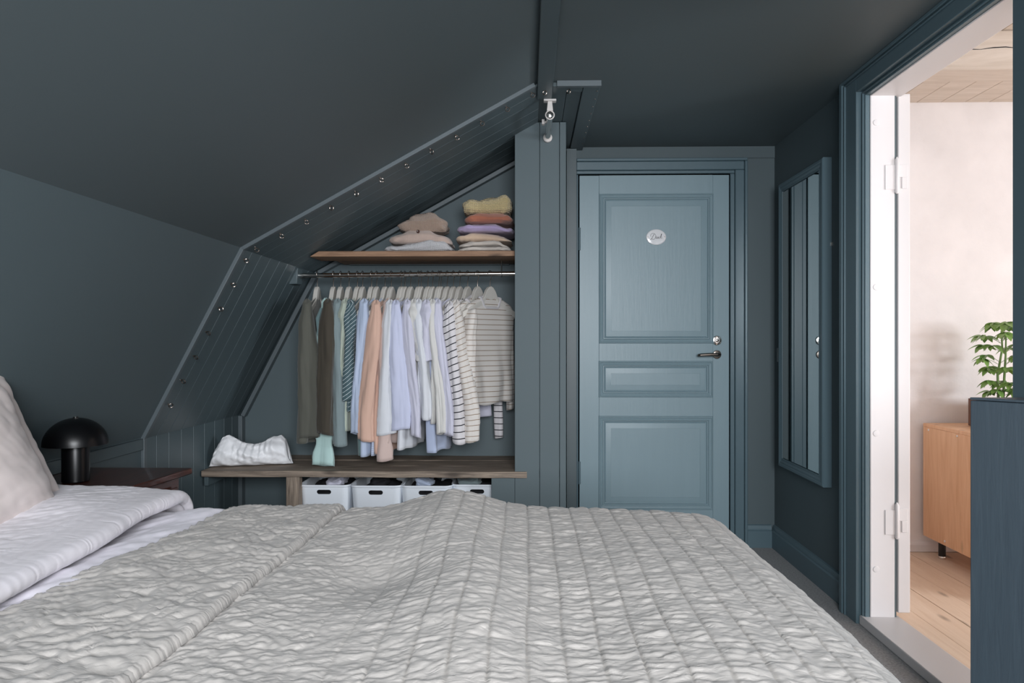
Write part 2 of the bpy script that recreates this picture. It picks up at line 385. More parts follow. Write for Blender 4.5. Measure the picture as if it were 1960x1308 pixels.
# column between alcove and door
YC = 3.31
cx = [-.062, .0545, .1475, .179]
pw = empty('wall_partition', (.05, YC, 0), 'blue boarded partition between the wardrobe alcove and the door', 'wall', kind='structure')
def topz(x): return min(RZ, BZ + (x - BX) * (RZ - BZ) / (RX - BX)) - T
for i in range(3):
    a, b = cx[i] + (.001 if i else 0), cx[i + 1] - .001
    poly = [(a, 0), (b, 0), (b, topz(b))] + ([(RX, topz(RX))] if a < RX < b else []) + [(a, topz(a))]
    MB().prism(poly, 'Y', YC + (.0 if i < 2 else -.002), YC + .02).build('plank', M['wall'], pw, bevel=.0015)
B(-.172, -.063, YC, YC + .02, 0, .452).build('plank', M['wall'], pw, bevel=.0015)
MB().prism([(cx[0] + .002, .49), (cx[3] - .002, .49), (cx[3] - .002, RZ - .01), (RX, RZ - .02), (cx[0] + .002, topz(cx[0]) - .004)], 'Y', YC + .02, YB).build('core', M['wall'], pw)
B(-.17, cx[3] - .002, YC + .02, YB, 0, .45).build('core', M['wall'], pw)
# door architrave, left post, baseboards on the back wall
cs = empty('trim_7', (0.67, YB, 0), 'moulded teal architrave around the closed door', 'trim', kind='structure')
def casing_bars(parts, name, parent):
    for bx in parts: B(*bx).build(name, M['casing'], parent, bevel=.004)
yb = YB
casing_bars([(DX1 + .006, DX1 + .030, yb - .012, yb, 0, DZ + .0075), (DX1 + .030, DX1 + .078, yb - .022, yb, 0, DZ + .0255), (DX1 + .0785, DX1 + .094, yb - .030, yb, 0, DZ + .0715)], 'side_moulding', cs)
casing_bars([(DX0 - .016, DX0 - .006, yb - .014, yb, 0, DZ + .006)], 'side_moulding', cs)
casing_bars([(DX0 - .016, DX1 + .030, yb - .012, yb, DZ + .008, DZ + .026), (DX0 - .016, DX1 + .078, yb - .022, yb, DZ + .026, DZ + .072), (DX0 - .016, DX1 + .094, yb - .030, yb, DZ + .072, DZ + .088)], 'head_moulding', cs)
struct(B(.205, DX0 - .018, yb - .05, yb, 0, RZ - .02), 'trim_8', M['cladding'], 'narrow dark post beside the hinge side of the door', 'trim')
struct(B(DX0 - .016, WX - .001, yb - .008, yb, DZ + .090, RZ - .001), 'trim_9', M['wall'], 'plain blue strip between the door architrave and the ceiling', 'trim')
def baseboard(name, x0, x1, y0, y1, axis, label):
    o = empty(name, (x0, y0, 0), label, 'baseboard', kind='structure')
    if axis == 'X':   # on the back wall
        prof = [(y1, 0), (y1 - .020, 0), (y1 - .020, .088), (y1 - .013, .094), (y1 - .013, .102), (y1 - .008, .116), (y1, .120)]
        MB().prism(prof, 'X', x0, x1).build('board', M['casing'], o, angle=20)
    else:
        prof = [(x1, 0), (x1 - .020, 0), (x1 - .020, .088), (x1 - .013, .094), (x1 - .013, .102), (x1 - .008, .116), (x1, .120)]
        MB().prism(prof, 'Y', y0, y1).build('board', M['casing'], o, angle=20)
    return o
baseboard('baseboard_back', DX1 + .095, WX - .02, 0, YB, 'X', 'short moulded teal baseboard right of the closed door')
baseboard('baseboard_right', 0, WX, 2.888, YB - .001, 'Y', 'moulded teal baseboard below the mirror')

# --- door_1, the closed panelled door
d1 = empty('door_1', (.67, YB, 0), 'closed teal panelled door with an oval sign', 'door', kind='structure')
FY = YB - .012                                             # face plane of the frame
def fdoor(u, v, h): return (u, FY - h, v)
panels = [(.380, .984, 1.084, 1.878), (.378, .978, .797, .987), (.378, .978, .20, .694)]
zs = [0.01, .20, .694, .797, .987, 1.084, 1.878, DZ]
B(DX0, .379, FY, FY + .04, .01, DZ).build('stile', M['gloss'], d1, bevel=.002)
B(.981, DX1, FY, FY + .04, .01, DZ).build('stile', M['gloss'], d1, bevel=.002)
for a, b in ((.01, .20), (.694, .797), (.987, 1.084), (1.878, DZ)):
    B(.3795, .9805, FY, FY + .04, a, b).build('rail', M['gloss'], d1)
prof = [(-.002, .0), (0, .008), (.005, .010), (.009, .005), (.012, .004), (.016, .007), (.020, .005), (.023, -.001), (.026, -.001), (.030, -.008), (.034, -.010), (.036, -.004), (.064, .000), (.0645, -.0015), (.067, -.0015)]
for x0, x1, z0, z1 in panels:
    MB().rings(x0, x1, z0, z1, prof, fdoor).build('panel', M['gloss'], d1, angle=12)
# hardware
def rosette(c, parent, r=.026):
    return MB().lathe(c, [(r, 0), (r, .004), (r * .9, .007), (r * .55, .009), (r * .5, .012), (.001, .012)], 32, 'Y').build('rosette', M['steel'], parent)
lk = at(1372, 652, FY); hk = at(1372, 679, FY)
lo_ = MB().lathe((lk.x, FY, lk.z), [(.026, 0), (.026, .004), (.023, .008), (.018, .009), (.010, .009), (.009, .013), (.001, .014)], 32, 'Y').build('lock_cylinder', M['chrome'], d1)
hd = MB().tube([(hk.x, FY - .006, hk.z), (hk.x, FY - .045, hk.z), (hk.x - .012, FY - .054, hk.z), (hk.x - .05, FY - .056, hk.z + .001), (hk.x - .100, FY - .054, hk.z - .002), (hk.x - .108, FY - .046, hk.z - .003)], [.010, .0095, .0095, .009, .0085, .007], 12).build('handle', M['steel'], d1)
rosette((hk.x, FY, hk.z), d1, .023)
for py in (458, 905):
    c = at(1109, py, FY)
    MB().tube([(c.x, FY - .006, c.z - .06), (c.x, FY - .006, c.z + .06)], .006, 10).build('hinge', M['casing'], d1)

# oval sign
cS = at(1256, 454, FY - .004)
sg = empty('door_sign', (cS.x, FY - .0005, cS.z), 'white oval enamel sign with black script on the closed door', 'sign')
mb = MB()
seg = 48; ring = []
for (k_, h) in ((1, 0), (1, .003), (.93, .006), (.6, .0075)):
    ring.append([(cS.x + .053 * k_ * math.cos(2 * PI * i / seg), FY - .0005 - h, cS.z + .042 * k_ * math.sin(2 * PI * i / seg)) for i in range(seg)])
vs = sum(ring, []); fs = []
for r_ in range(3):
    for i in range(seg): fs.append((r_ * seg + i, r_ * seg + (i + 1) % seg, (r_ + 1) * seg + (i + 1) % seg, (r_ + 1) * seg + i))
fs += [tuple(range(seg))[::-1], tuple(range(3 * seg, 4 * seg))]
mb.add(vs, fs).build('plate', M['enamel'], sg)
for sx in (-.043, .043):
    MB().lathe((cS.x + sx, FY - .0055, cS.z), [(.0035, 0), (.003, .0015), (.001, .002)], 12, 'Y').build('screw', M['steel'], sg)
strokes = [([(705, 478), (665, 560), (622, 645), (578, 718), (530, 745), (492, 742)], 11),
           ([(548, 600), (532, 560), (545, 505), (600, 462), (675, 448), (745, 478), (785, 550), (775, 640), (740, 712), (690, 748), (628, 742), (590, 725)], 7),
           ([(800, 590), (788, 650), (796, 696), (828, 690), (856, 610), (846, 680), (868, 698), (890, 670)], 8),
           ([(890, 670), (908, 615), (902, 640), (918, 672), (902, 700), (880, 694)], 8),
           ([(972, 632), (950, 618), (928, 650), (932, 694), (960, 698), (992, 670)], 8),
           ([(992, 670), (1050, 570), (1082, 490), (1062, 480), (1040, 560), (1006, 700)], 9),
           ([(1010, 668), (1045, 612), (1072, 618), (1060, 672), (1072, 698), (1098, 684)], 8)]
mb = MB()
for pts, w in strokes:
    P_ = [Vector((cS.x + (x - 815) * .000107, FY - .0078, cS.z - (y - 625) * .000107)) for x, y in pts]
    # smooth the stroke
    Q = []
    for i in range(len(P_) - 1):
        p0 = P_[max(i - 1, 0)]; p1 = P_[i]; p2 = P_[i + 1]; p3 = P_[min(i + 2, len(P_) - 1)]
        for k in range(4):
            t = k / 4; Q.append(0.5 * ((2 * p1) + (p2 - p0) * t + (2 * p0 - 5 * p1 + 4 * p2 - p3) * t * t + (3 * p1 - p0 - 3 * p2 + p3) * t ** 3))
    Q.append(P_[-1]); mb.tube(Q, w * .000107, 6)
mb.build('script_lettering', M['ink'], sg)

# --- right doorway: casing, jamb, sill
dc = empty('trim_10', (WX, 2.3, 0), 'moulded teal casing around the open doorway', 'trim', kind='structure')
ZH = OZ
def vbar(y0, y1, x, z1): return B(x, WX, min(y0, y1), max(y0, y1), 0, z1)
# far side, from the opening outwards; near side mirrored
MOULD = ((0, .008, 0, .008, 1.292), (.008, .014, .008, .014, 1.285), (.014, .024, .014, .020, 1.290), (.024, .112, .020, .070, 1.268), (.112, .120, .070, .076, 1.262), (.120, .128, .076, .081, 1.268), (.128, .150, .081, .0935, 1.258))
for a, b, za, zb_, x in MOULD:
    for sgn, ye in ((1, OY1), (-1, OY0)):
        vbar(ye + sgn * a, ye + sgn * b, x, ZH + zb_).build('side_moulding', M['casing'], dc, bevel=.0018)
    B(x, WX, OY0 - a, OY1 + a, ZH + za, ZH + zb_).build('head_moulding', M['casing'], dc, bevel=.0018)
jb = empty('door_frame', (1.36, 2.3, 0), 'white painted door frame of the open doorway', 'door frame', kind='structure')
JX0, JX1 = 1.300, 1.403
B(JX0 + .010, JX1, OY1 - .003, OY1 + .06, .035, 2.10).build('jamb', M['white_paint'], jb, bevel=.003)
B(JX0 + .010, JX1, OY0 - .06, OY0 + .003, .035, 2.10).build('jamb', M['white_paint'], jb, bevel=.003)
B(JX0 + .010, JX1 + .03, OY0 - .06, OY1 + .06, ZH - .004, 2.10).build('head', M['white_paint'], jb, bevel=.003)
for pz in (2.0, 1.30, .74, .22):
    MB().lathe((1.332, OY1 - .003, pz if pz < 1.9 else 1.93), [(.012, 0), (.011, .002), (.001, .003)], 16, 'Y').build('plug', M['white_paint'], jb)
struct(B(1.278, 1.425, OY0 - .05, OY1 + .02, 0.0, .036), 'door_sill', M['sill'], 'grey painted threshold of the open doorway', 'sill', bevel=.004)

# open white door leaf seen on its edge, swung back into the next room
d2 = empty('door_2', (1.44, OY1, 0), 'white open door seen edge on in the doorway', 'door', kind='structure')
LX0, LX1, LY = 1.4205, 1.468, 2.742
B(LX0, LX1, LY, LY + .80, .048, 2.045).build('door_leaf', M['white_paint'], d2, bevel=.004)
for pz in (1.725, .405):
    z = pz
    MB().tube([(1.409, OY1 - .006, z - .068), (1.409, OY1 - .006, z - .060), (1.409, OY1 - .006, z + .060), (1.409, OY1 - .006, z + .072)], [.004, .0085, .0085, .002], 12).build('hinge_pin', M['white_paint'], d2)
    h = MB().box(1.365, 1.403, OY1 - .0065, OY1 - .002, z - .052, z + .042); h.build('hinge_plate', M['white_paint'], d2, bevel=.001)
    h = MB().box(1.415, 1.455, LY - .004, LY + .002, z - .002, z + .046).box(1.434, 1.455, LY - .004, LY + .002, z - .046, z - .002); h.build('hinge_plate', M['white_paint'], d2, bevel=.001)

# ================================================================== NEXT ROOM
NX, NY, NZ = 4.6, 3.73, 2.34
f2 = empty('floor_2', (1.43, 2.3, 0), 'pale wooden plank floor of the next room', 'floor', kind='structure')
x = 1.4165
i = 0
while x < 3.4:
    B(x + .001, x + .137, -.6, NY, -.03, -.002 - (.0012 if i % 2 else 0)).build('plank', M['floorwood'], f2, bevel=.0015); x += .1385; i += 1
B(x, NX, -.6, NY, -.03, -.002).build('plank', M['floorwood'], f2)
struct(B(WX - .02, NX, -.6, NY, -.08, -.03), 'floor_3', M['dark_gap'], 'dark underfloor below the planks of the next room', 'floor')
struct(B(1.411, NX, NY, NY + .1, -.05, NZ + .1), 'wall_back_2', M['plaster'], 'pinkish limewashed plaster wall of the next room', 'wall')
struct(B(WX + .1, WX + .105, OY1 + .06, NY, 0, NZ).box(WX + .1, WX + .105, -.6, OY0 - .06, 0, NZ).box(WX + .1, WX + .105, OY0 - .06, OY1 + .06, 2.1, NZ), 'wall_left_2', M['plaster'], 'plaster side of the doorway wall in the next room', 'wall')
struct(B(NX, NX + .1, -.6, 0.1, -.05, NZ).box(NX, NX + .1, 1.4, NY, -.05, NZ).box(NX, NX + .1, .1, 1.4, -.05, .7).box(NX, NX + .1, .1, 1.4, 2.0, NZ), 'wall_right_2', M['plaster'], 'far side wall of the next room with its window', 'wall')
struct(B(1.4, NX, -.7, -.6, -.05, NZ), 'wall_front_2', M['plaster'], 'near wall of the next room outside the view', 'wall')
c2 = empty('ceiling_2', (2, 2, NZ), 'pale boarded ceiling of the next room', 'ceiling', kind='structure')
x = 1.40
while x < 3.2:
    B(x + .001, x + .124, -.6, NY, NZ, NZ + .03).build('plank', M['pale_ceiling'], c2, bevel=.002); x += .125
B(x, NX, -.6, NY, NZ, NZ + .03).build('plank', M['pale_ceiling'], c2)
B(1.4, NX, -.6, NY, NZ + .03, NZ + .1).build('boarding', M['pale_ceiling'], c2)
bmz = empty('beam_1', (2, 2.9, NZ), 'thick pale timber beam across the next room ceiling, with a crack', 'beam', kind='structure')
B(1.41, NX, 2.865, 3.00, 2.18, NZ).build('timber', M['pale_ceiling'], bmz, bevel=.006)
crack = [(1.66 + k * .05, 2.864, 2.262 + .004 * math.sin(k * 1.7) + .001 * k) for k in range(16)]
MB().tube(crack, [.0008 + .0014 * abs(math.sin(k * 2.1)) for k in range(16)], 5).build('crack', M['dark_gap'], bmz)
bs2 = empty('baseboard_2', (1.8, NY, 0), 'low uneven white baseboard of the next room', 'baseboard', kind='structure')
MB().prism([(NY, 0), (NY - .02, 0), (NY - .018, .035), (NY - .006, .05), (NY, .05)], 'X', 1.42, 3.6).build('board', M['white_paint'], bs2)

# pine cabinet
cb = empty('pine_cabinet', (2.3, 3.3, 0), 'pale pine wall cabinet on black metal legs in the next room', 'cabinet')
CXL, CZ0, CZ1, CYB = 2.040, .092, .672, 3.69
B(CXL, CXL + .018, 2.86, CYB, CZ0, CZ1 - .018).build('side_panel', M['pine'], cb, bevel=.002)
B(CXL + .42, CXL + .438, 2.86, CYB, CZ0, CZ1 - .018).build('side_panel', M['pine'], cb, bevel=.002)
B(CXL, CXL + .438, 2.86, CYB, CZ1 - .018, CZ1).build('top', M['pine'], cb, bevel=.002)
B(CXL + .018, CXL + .42, 2.86, CYB, CZ0, CZ0 + .018).build('bottom', M['pine'], cb, bevel=.002)
B(CXL + .018, CXL + .42, CYB - .01, CYB, CZ0 + .018, CZ1 - .018).build('back', M['pine'], cb)
B(CXL + .018, CXL + .42, 2.862, 2.88, CZ0 + .018, CZ1 - .018).build('front_panel', M['pine'], cb)
for lx in (CXL + .045, CXL + .39):
    for ly in (3.60, 2.95):
        lg = MB().tube([(lx, ly, .012), (lx, ly, CZ0)], .017, 16).build('leg', M['black_metal'], cb)
        MB().lathe((lx, ly, -.002), [(.017, 0), (.018, .006), (.016, .014)], 16).build('foot', M['chrome'], lg)
for (py_, pz_) in ((3.40, CZ1 - .03), (3.64, CZ1 - .03), (3.5, CZ0 + .022), (3.28, CZ0 + .022)):
    MB().lathe((CXL, py_, pz_), [(.006, 0), (.005, .002), (.001, .003)], 12, 'X').build('screw_cap', M['chrome'] if pz_ > .5 and py_ < 3.5 else M['white_paint'], cb)
# planter with umbrella plant
PX0, PX1, PY0, PY1, PZ = 2.205, 2.42, 3.36, 3.585, .808
pl = empty('potted_plant', ((PX0 + PX1) / 2, (PY0 + PY1) / 2, CZ1), 'green umbrella plant in a brown box planter on the pine cabinet', 'plant')
pb = MB()
for bx in ((PX0, PX1, PY0, PY0 + .01), (PX0, PX1, PY1 - .01, PY1), (PX0, PX0 + .01, PY0 + .01, PY1 - .01), (PX1 - .01, PX1, PY0 + .01, PY1 - .01)): pb.box(*bx, CZ1 + .001, PZ)
pb.build('planter', M['planter'], pl, bevel=.001)
B(PX0 + .01, PX1 - .01, PY0 + .01, PY1 - .01, CZ1 + .001, PZ - .012).build('soil', M['soil'], pl)
pcx, pcy = 2.285, 3.47
stem_pts = [[(pcx - .006, pcy, PZ - .02), (pcx - .01, pcy, .93), (pcx + .012, pcy, 1.06), (pcx + .008, pcy, 1.15)],
            [(pcx + .022, pcy + .01, PZ - .02), (pcx + .022, pcy, .92), (pcx + .028, pcy, 1.02), (pcx + .03, pcy, 1.12)]]
for sp_ in stem_pts: MB().tube(sp_, [.006, .0055, .0045, .003], 8).build('stem', M['stem'], pl)
def leaflet_mesh():
    L_, W_ = .078, .0195
    rows = 8; P_ = np.zeros((rows + 1, 5, 3))
    for i in range(rows + 1):
        t = i / rows; w = W_ * (math.sin(PI * (t ** .75)) ** .8) if 0 < t < 1 else .0005
        for k in range(5):
            s = (k - 2) / 2
            P_[i, k] = (t * L_, s * w, -.020 * t * t * 1.1 + abs(s) * w * .22)
    o = grid_mesh('leaflet', P_, M['leaf'], None, thick=.0008); me = o.data; bpy.data.objects.remove(o); return me
lmesh = leaflet_mesh()
whorls = []
for k, (z, n_, rad, up) in enumerate([(1.165, 6, .062, .006), (1.115, 5, .085, .0), (1.060, 5, .080, -.004), (1.005, 4, .085, .0), (.955, 5, .075, -.01), (.905, 4, .06, -.012), (.850, 4, .045, -.012)]):
    for j in range(n_):
        whorls.append((z + random.uniform(-.012, .012), 2 * PI * (j + .37 * k + random.uniform(-.1, .1)) / n_, rad * random.uniform(.85, 1.15), up))
for z, a, rad, up in whorls:
    s0 = Vector((pcx + random.choice((0.004, .024)), pcy, z - .02)); s1 = Vector((s0.x + rad * math.cos(a), pcy + rad * math.sin(a), z + up + .015))
    lf = MB().tube([s0, (s0 + s1) / 2 + Vector((0, 0, .006)), s1], .0012, 5).build('leaf', M['stem'], pl)
    for q in range(6):
        o = bpy.data.objects.new('leaflet', lmesh); link(o, lf)
        aa = a + (q - 2.5) * 2 * PI / 7.2
        o.location = s1 - Vector(pl.location); s_ = random.uniform(.72, .98) * (1 - .07 * abs(q - 2.5))
        o.scale = (s_, s_, s_); o.rotation_euler = (random.uniform(-.35, .35), random.uniform(.05, .5), aa)

# ================================================================== NEAR RIGHT: low cabinet
lc = empty('low_cabinet', (1.2, 1.5, 0), 'dark blue painted low cabinet beside the doorway', 'cabinet')
A_ = (1.078, 1.745); Bq = (1.285, 1.50); poly = [A_, (1.255, 1.745), (1.305, 1.735), (1.305, 1.2), (1.285, 1.2), Bq]
zt = .955
MB().prism([(A_[0], A_[1]), (1.256, 1.745), (1.256, 1.735), (1.306, 1.735), (1.306, 1.30), (1.285, 1.30), Bq], 'Z', 0.0, zt - .007).build('body', M['blue_wood'], lc, bevel=.002)
d_ = Vector((Bq[0] - A_[0], Bq[1] - A_[1])).normalized(); n_ = Vector((d_.y, -d_.x))
MB().prism([(A_[0], A_[1]), (A_[0] + .001, 1.747), (1.256, 1.747), (1.256, 1.737), (1.307, 1.737), (1.307, 1.30), (1.285, 1.30), Bq], 'Z', zt - .006, zt).build('top', M['blue_wood'], lc, bevel=.002)

# ================================================================== MIRROR, SWITCH
mr = empty('wall_mirror', (WX, 3.35, 1.17), 'tall mirror in a moulded teal frame on the right wall', 'mirror')
MY0, MY1, MZ0, MZ1 = 3.072, 3.61, .462, 1.888
def fmir(u, v, h): return (WX - .0005 - h, u, v)
MB().rings(MY0, MY1, MZ0, MZ1, [(0, 0), (0, .036), (.004, .040), (.014, .040), (.018, .038), (.026, .039), (.034, .036), (.040, .0365), (.041, .0375), (.045, .0375), (.046, .036), (.051, .004)], fmir, fill=False).build('frame', M['casing'], mr, angle=18)
B(WX - .036, WX - .0005, MY0 + .05, MY1 - .05, MZ0 + .05, MZ1 - .05).build('mirror_glass', M['mirror'], mr)
sw = at(1480, 681, 3.70)
s_ = empty('light_switch', (WX, 3.68, 1.02), 'small painted switch box on the wall behind the mirror', 'switch')
B(WX - .012, WX - .0005, 3.655, 3.715, .985, 1.060).build('plate', M['switch'], s_, bevel=.004)
B(WX - .016, WX - .012, 3.670, 3.700, 1.005, 1.040).build('rocker', M['switch'], s_, bevel=.001)
B(WX - .006, WX - .0005, 3.066, 3.078, 1.505, 1.520).build('cable_clip', M['chrome'])
tag(bpy.data.objects['cable_clip'], 'tiny metal clip on the wall beside the mirror frame', 'clip')

# ================================================================== SCREW EYES along the edge
def eye_mesh():
    mb = MB(); pts = [(.0082 * math.cos(a), 0, -.013 + .0082 * math.sin(a)) for a in [PI / 2 + 2 * PI * k / 18 for k in range(18)]]
    mb.tube(pts + [pts[0]], .0021, 6); mb.tube([(0, 0, 0.0), (0, 0, -.006)], .0017, 6)
    mb.lathe((0, 0, 0), [(.004, -.001), (.004, .001)], 10)
    o = mb.build('screw_eye', M['steel']); me = o.data; bpy.data.objects.remove(o); return me
em = eye_mesh()
def eye(x, z, n, lab):
    o = bpy.data.objects.new('screw_eye', em); link(o); n = Vector((n[0], 0, n[1])).normalized()
    o.location = Vector((x, 2.862, z)) + n * (T + .001)
    zz = -n; yy = Vector((0, 1, 0)); R3 = Matrix((yy.cross(zz), yy, zz)).transposed() @ Matrix.Rotation(random.uniform(-.6, .6), 3, 'Z')
    o.rotation_euler = R3.to_euler()
    tag(o, lab, 'hook', 'screw eyes along the alcove edge')
dn1 = (BZ - KZ, -(BX - KX)); dn2 = (RZ - BZ, -(RX - BX))
ords = ['lowest', 'second lowest', 'third lowest', 'middle', 'third highest', 'second highest', 'highest']
for k in range(7):
    t = (z_ := (.86 + k * .099 - .02), (z_ - KZ) / (BZ - KZ))[1]
    eye(KX + (BX - KX) * t, z_, dn1, ords[k] + ' screw eye on the steep lower slope edge')
o2 = ['first', 'second', 'third', 'fourth', 'fifth', 'sixth', 'seventh', 'eighth', 'ninth', 'tenth', 'eleventh', 'twelfth']
for k in range(12):
    t = .028 + k * .0858
    eye(BX + (RX - BX) * t, BZ + (RZ - BZ) * t, dn2, o2[k] + ' screw eye up the long slope from its bend')
eye(.068, RZ - .006, (0, -1), 'screw eye at the foot of the boxed beam'); eye(.165, RZ - .002, (0, -1), 'last screw eye on the flat ceiling board')

# ================================================================== CURTAIN ROD above the partition
cr = empty('curtain_rod', (.09, 3.1, 2.083), 'short chrome rod hung between ceiling bracket and partition top', 'rod')
rz_ = 2.045
MB().tube([(.092, 2.972, rz_), (.092, 3.300, rz_)], .0135, 18).build('rod', M['chrome'], cr)
MB().lathe((.092, 2.972, rz_), [(.0165, -.022), (.0165, -.004), (.0150, 0), (.016, .006), (.012, .013), (.002, .016)], 20, 'Y').build('finial', M['chrome'], cr)
MB().lathe((.092, 3.307, rz_), [(.021, 0), (.021, .012), (.017, .015), (.0145, .015)], 20, 'Y').build('end_socket', M['bracket'], cr)
mb = MB(); mb.box(.066, .118, 2.955, 2.985, RZ - .030, RZ - .022); mb.prism([(.083, RZ - .03), (.101, RZ - .03), (.105, rz_ + .016), (.079, rz_ + .016)], 'Y', 2.962, 2.976)
mb.build('ceiling_bracket', M['bracket'], cr, bevel=.001)
mb = MB(); mb.box(.066, .080, 3.06, 3.074, rz_ - .004, rz_ + .004); mb.box(.060, .072, 3.055, 3.079, rz_ - .010, rz_ + .010)
mb.build('clamp_screw', M['bracket'], cr, bevel=.001)
# post connecting ring around rod at the bracket
MB().tube([(.092 + .0175 * math.cos(a), 2.969, rz_ + .0175 * math.sin(a)) for a in [2 * PI * k / 20 for k in range(21)]], .003, 6).build('bracket_ring', M['bracket'], cr)

# ================================================================== BENCH, SHELF, ROD
BT = .482
bn = empty('wooden_bench', (-.8, 3.5, 0), 'weathered grey-brown plank bench across the wardrobe alcove', 'bench')
def plankmesh(x0, x1, y0, y1, z0, z1, wob=.003, seed=0):
    n = 40; mb = MB(); vs = []; fs = []
    for i in range(n + 1):
        x = x0 + (x1 - x0) * i / n
        w1 = wob * float(noise2(x * 3.1, seed + .5)); w2 = wob * float(noise2(x * 4.3, seed + 9.5)); w3 = wob * .6 * float(noise2(x * 7, seed + 3.2))
        vs += [(x, y0 + w1, z0 + w3), (x, y1 + w2, z0 + w3), (x, y1 + w2, z1 + w3), (x, y0 + w1, z1 + w3 * .6)]
    for i in range(n):
        for k in range(4): fs.append((i * 4 + k, i * 4 + (k + 1) % 4, i * 4 + 4 + (k + 1) % 4, i * 4 + 4 + k))
    fs += [(0, 1, 2, 3)[::-1], tuple(range(n * 4, n * 4 + 4))]
    return mb.add(vs, fs)
plankmesh(KX + .016, -.005, 3.297, 3.455, BT - .029, BT, .004, 1).build('plank', M['bench'], bn, bevel=.003)
plankmesh(KX + .016, -.063, 3.461, 3.615, BT - .029, BT - .002, .004, 2).build('plank', M['bench'], bn, bevel=.003)
plankmesh(KX + .040, -.063, 3.621, 3.776, BT - .029, BT - .001, .004, 3).build('plank', M['bench'], bn, bevel=.003)
pA = at(547, 940, 3.34); 
B(-1.145, -1.082, 3.312, 3.360, 0, BT - .030).build('support_post', M['post'], bn, bevel=.003)
B(-1.145, -1.082, 3.70, 3.75, 0, BT - .030).build('support_post', M['post'], bn, bevel=.003)
B(-1.080, -.175, 3.33, 3.74, .185, .205).build('lower_shelf', M['bench'], bn, bevel=.002)
B(-.25, -.20, 3.36, 3.40, 0, .185).build('support_post', M['post'], bn); B(-1.145, -1.08, 3.36, 3.70, .15, .184).build('cross_bar', M['post'], bn)
B(-1.54, -1.52, 3.32, 3.74, BT - .075, BT - .030).build('wall_cleat', M['cladding'], bn, bevel=.001)

sh = empty('clothes_shelf', (-.5, 3.55, 1.5), 'raw pine shelf board above the clothes rail', 'shelf')
SZ = 1.503
mb = MB(); mb.prism([(-1.055, SZ), (-.0635, SZ), (-.0635, SZ + .026), (-1.012, SZ + .026)], 'Y', 3.385, 3.57); mb.build('board', M['shelf'], sh, bevel=.002)
mb = MB(); mb.prism([(-.98, SZ), (-.0635, SZ), (-.0635, SZ + .026), (-.98, SZ + .026)], 'Y', 3.573, 3.735); mb.build('board', M['shelf'], sh, bevel=.002)
B(-.95, -.10, 3.735, 3.778, SZ - .002, SZ + .024).build('rear_cleat', M['cladding'], sh)

RODY, RODZ = 3.535, 1.432
rd = empty('clothes_rail', (-.6, RODY, RODZ), 'chrome clothes rail hung with white hangers', 'rail')
MB().tube([(-1.150, RODY, RODZ - .006), (-.0635, RODY, RODZ + .001)], .0115, 20).build('rod', M['chrome'], rd)
MB().tube([(-1.16, RODY - .022, RODZ - .016), (-.62, RODY - .022, RODZ - .013)], .004, 10).build('thin_rod', M['chrome'], rd)
MB().prism([(-1.215, RODZ - .055), (-1.152, RODZ - .052), (-1.146, RODZ + .028), (-1.180, RODZ + .030)], 'Y', RODY - .045, RODY + .035).build('end_block', M['cladding'], rd, bevel=.004)
MB().tube([(-.132, RODY - .012, RODZ + .010), (-.132, RODY - .012, SZ)], .0035, 10).build('support_screw', M['chrome'], rd)
MB().tube([(-.132, RODY + .0 + .016 * math.cos(a), RODZ + .016 * math.sin(a)) for a in [2 * PI * k / 16 for k in range(17)]], .0025, 6).build('support_ring', M['chrome'], rd)

# ================================================================== HANGERS AND CLOTHES
def hanger_meshes():
    n = 26; up = []; dn = []
    for i in range(n + 1):
        u = -.185 + .37 * i / n; a = abs(u)
        top = -.062 - .012 * (a / .02) ** 2 * (a < .02) - (0 if a < .02 else .012 + (.040 * smooth(.02, .055, a) + .080 * ((a - .02) / .165)))
        th = .046 if a < .015 else (.046 - .016 * float(smooth(.015, .07, a)))
        bot = top - th if a > .035 else -.062 - .060 - .01 * (1 - a / .035)
        if a <= .045: bot = max(min(bot, -.118), -.135)
        up.append((u, float(top))); dn.append((u, float(bot)))
    poly = up + dn[::-1]
    mb = MB(); nn = len(poly); m_ = n + 1
    for y in (-.0105, .0105):
        base = len(mb.v); mb.v += [(p[0], y, p[1]) for p in up] + [(p[0], y, p[1]) for p in dn]
        for i in range(n): mb.f.append((base + i, base + i + 1, base + m_ + i + 1, base + m_ + i))
    b2 = 2 * m_
    for i in range(n):
        mb.f.append((i, i + 1, b2 + i + 1, b2 + i)); mb.f.append((m_ + i, m_ + i + 1, b2 + m_ + i + 1, b2 + m_ + i))
    mb.f.append((0, m_, b2 + m_, b2)); mb.f.append((n, m_ + n, b2 + m_ + n, b2 + n))
    o = mb.build('hanger_body', M['hanger'], bevel=.003); body = o.data; bpy.data.objects.remove(o)
    pts = [(-.0165 * math.cos(a), 0, -.002 + .0165 * math.sin(a)) for a in [PI * (1.05 - k / 12 * 1.0) for k in range(13)]]
    pts = [(.0155 * math.cos(a), 0, .0155 * math.sin(a)) for a in [PI * (1.12 - 1.35 * k / 14) for k in range(15)]]
    pts += [(.008, 0, -.022), (.001, 0, -.034), (0, 0, -.066)]
    o = MB().tube(pts, .0018, 7).build('hook', M['steel']); hook = o.data; bpy.data.objects.remove(o)
    return body, hook
hb, hh = hanger_meshes()

def make_hanger(X, th, lab):
    t = empty('clothes_hanger', (X, RODY, RODZ), lab, 'hanger', 'white hangers on the clothes rail', rz=th)
    o = bpy.data.objects.new('hanger_body', hb); link(o, t); m = o.modifiers.new('bevel', 'BEVEL'); m.width = .0025; m.segments = 2; m.limit_method = 'ANGLE'
    h = bpy.data.objects.new('hook', hh); link(h, t)
    return t

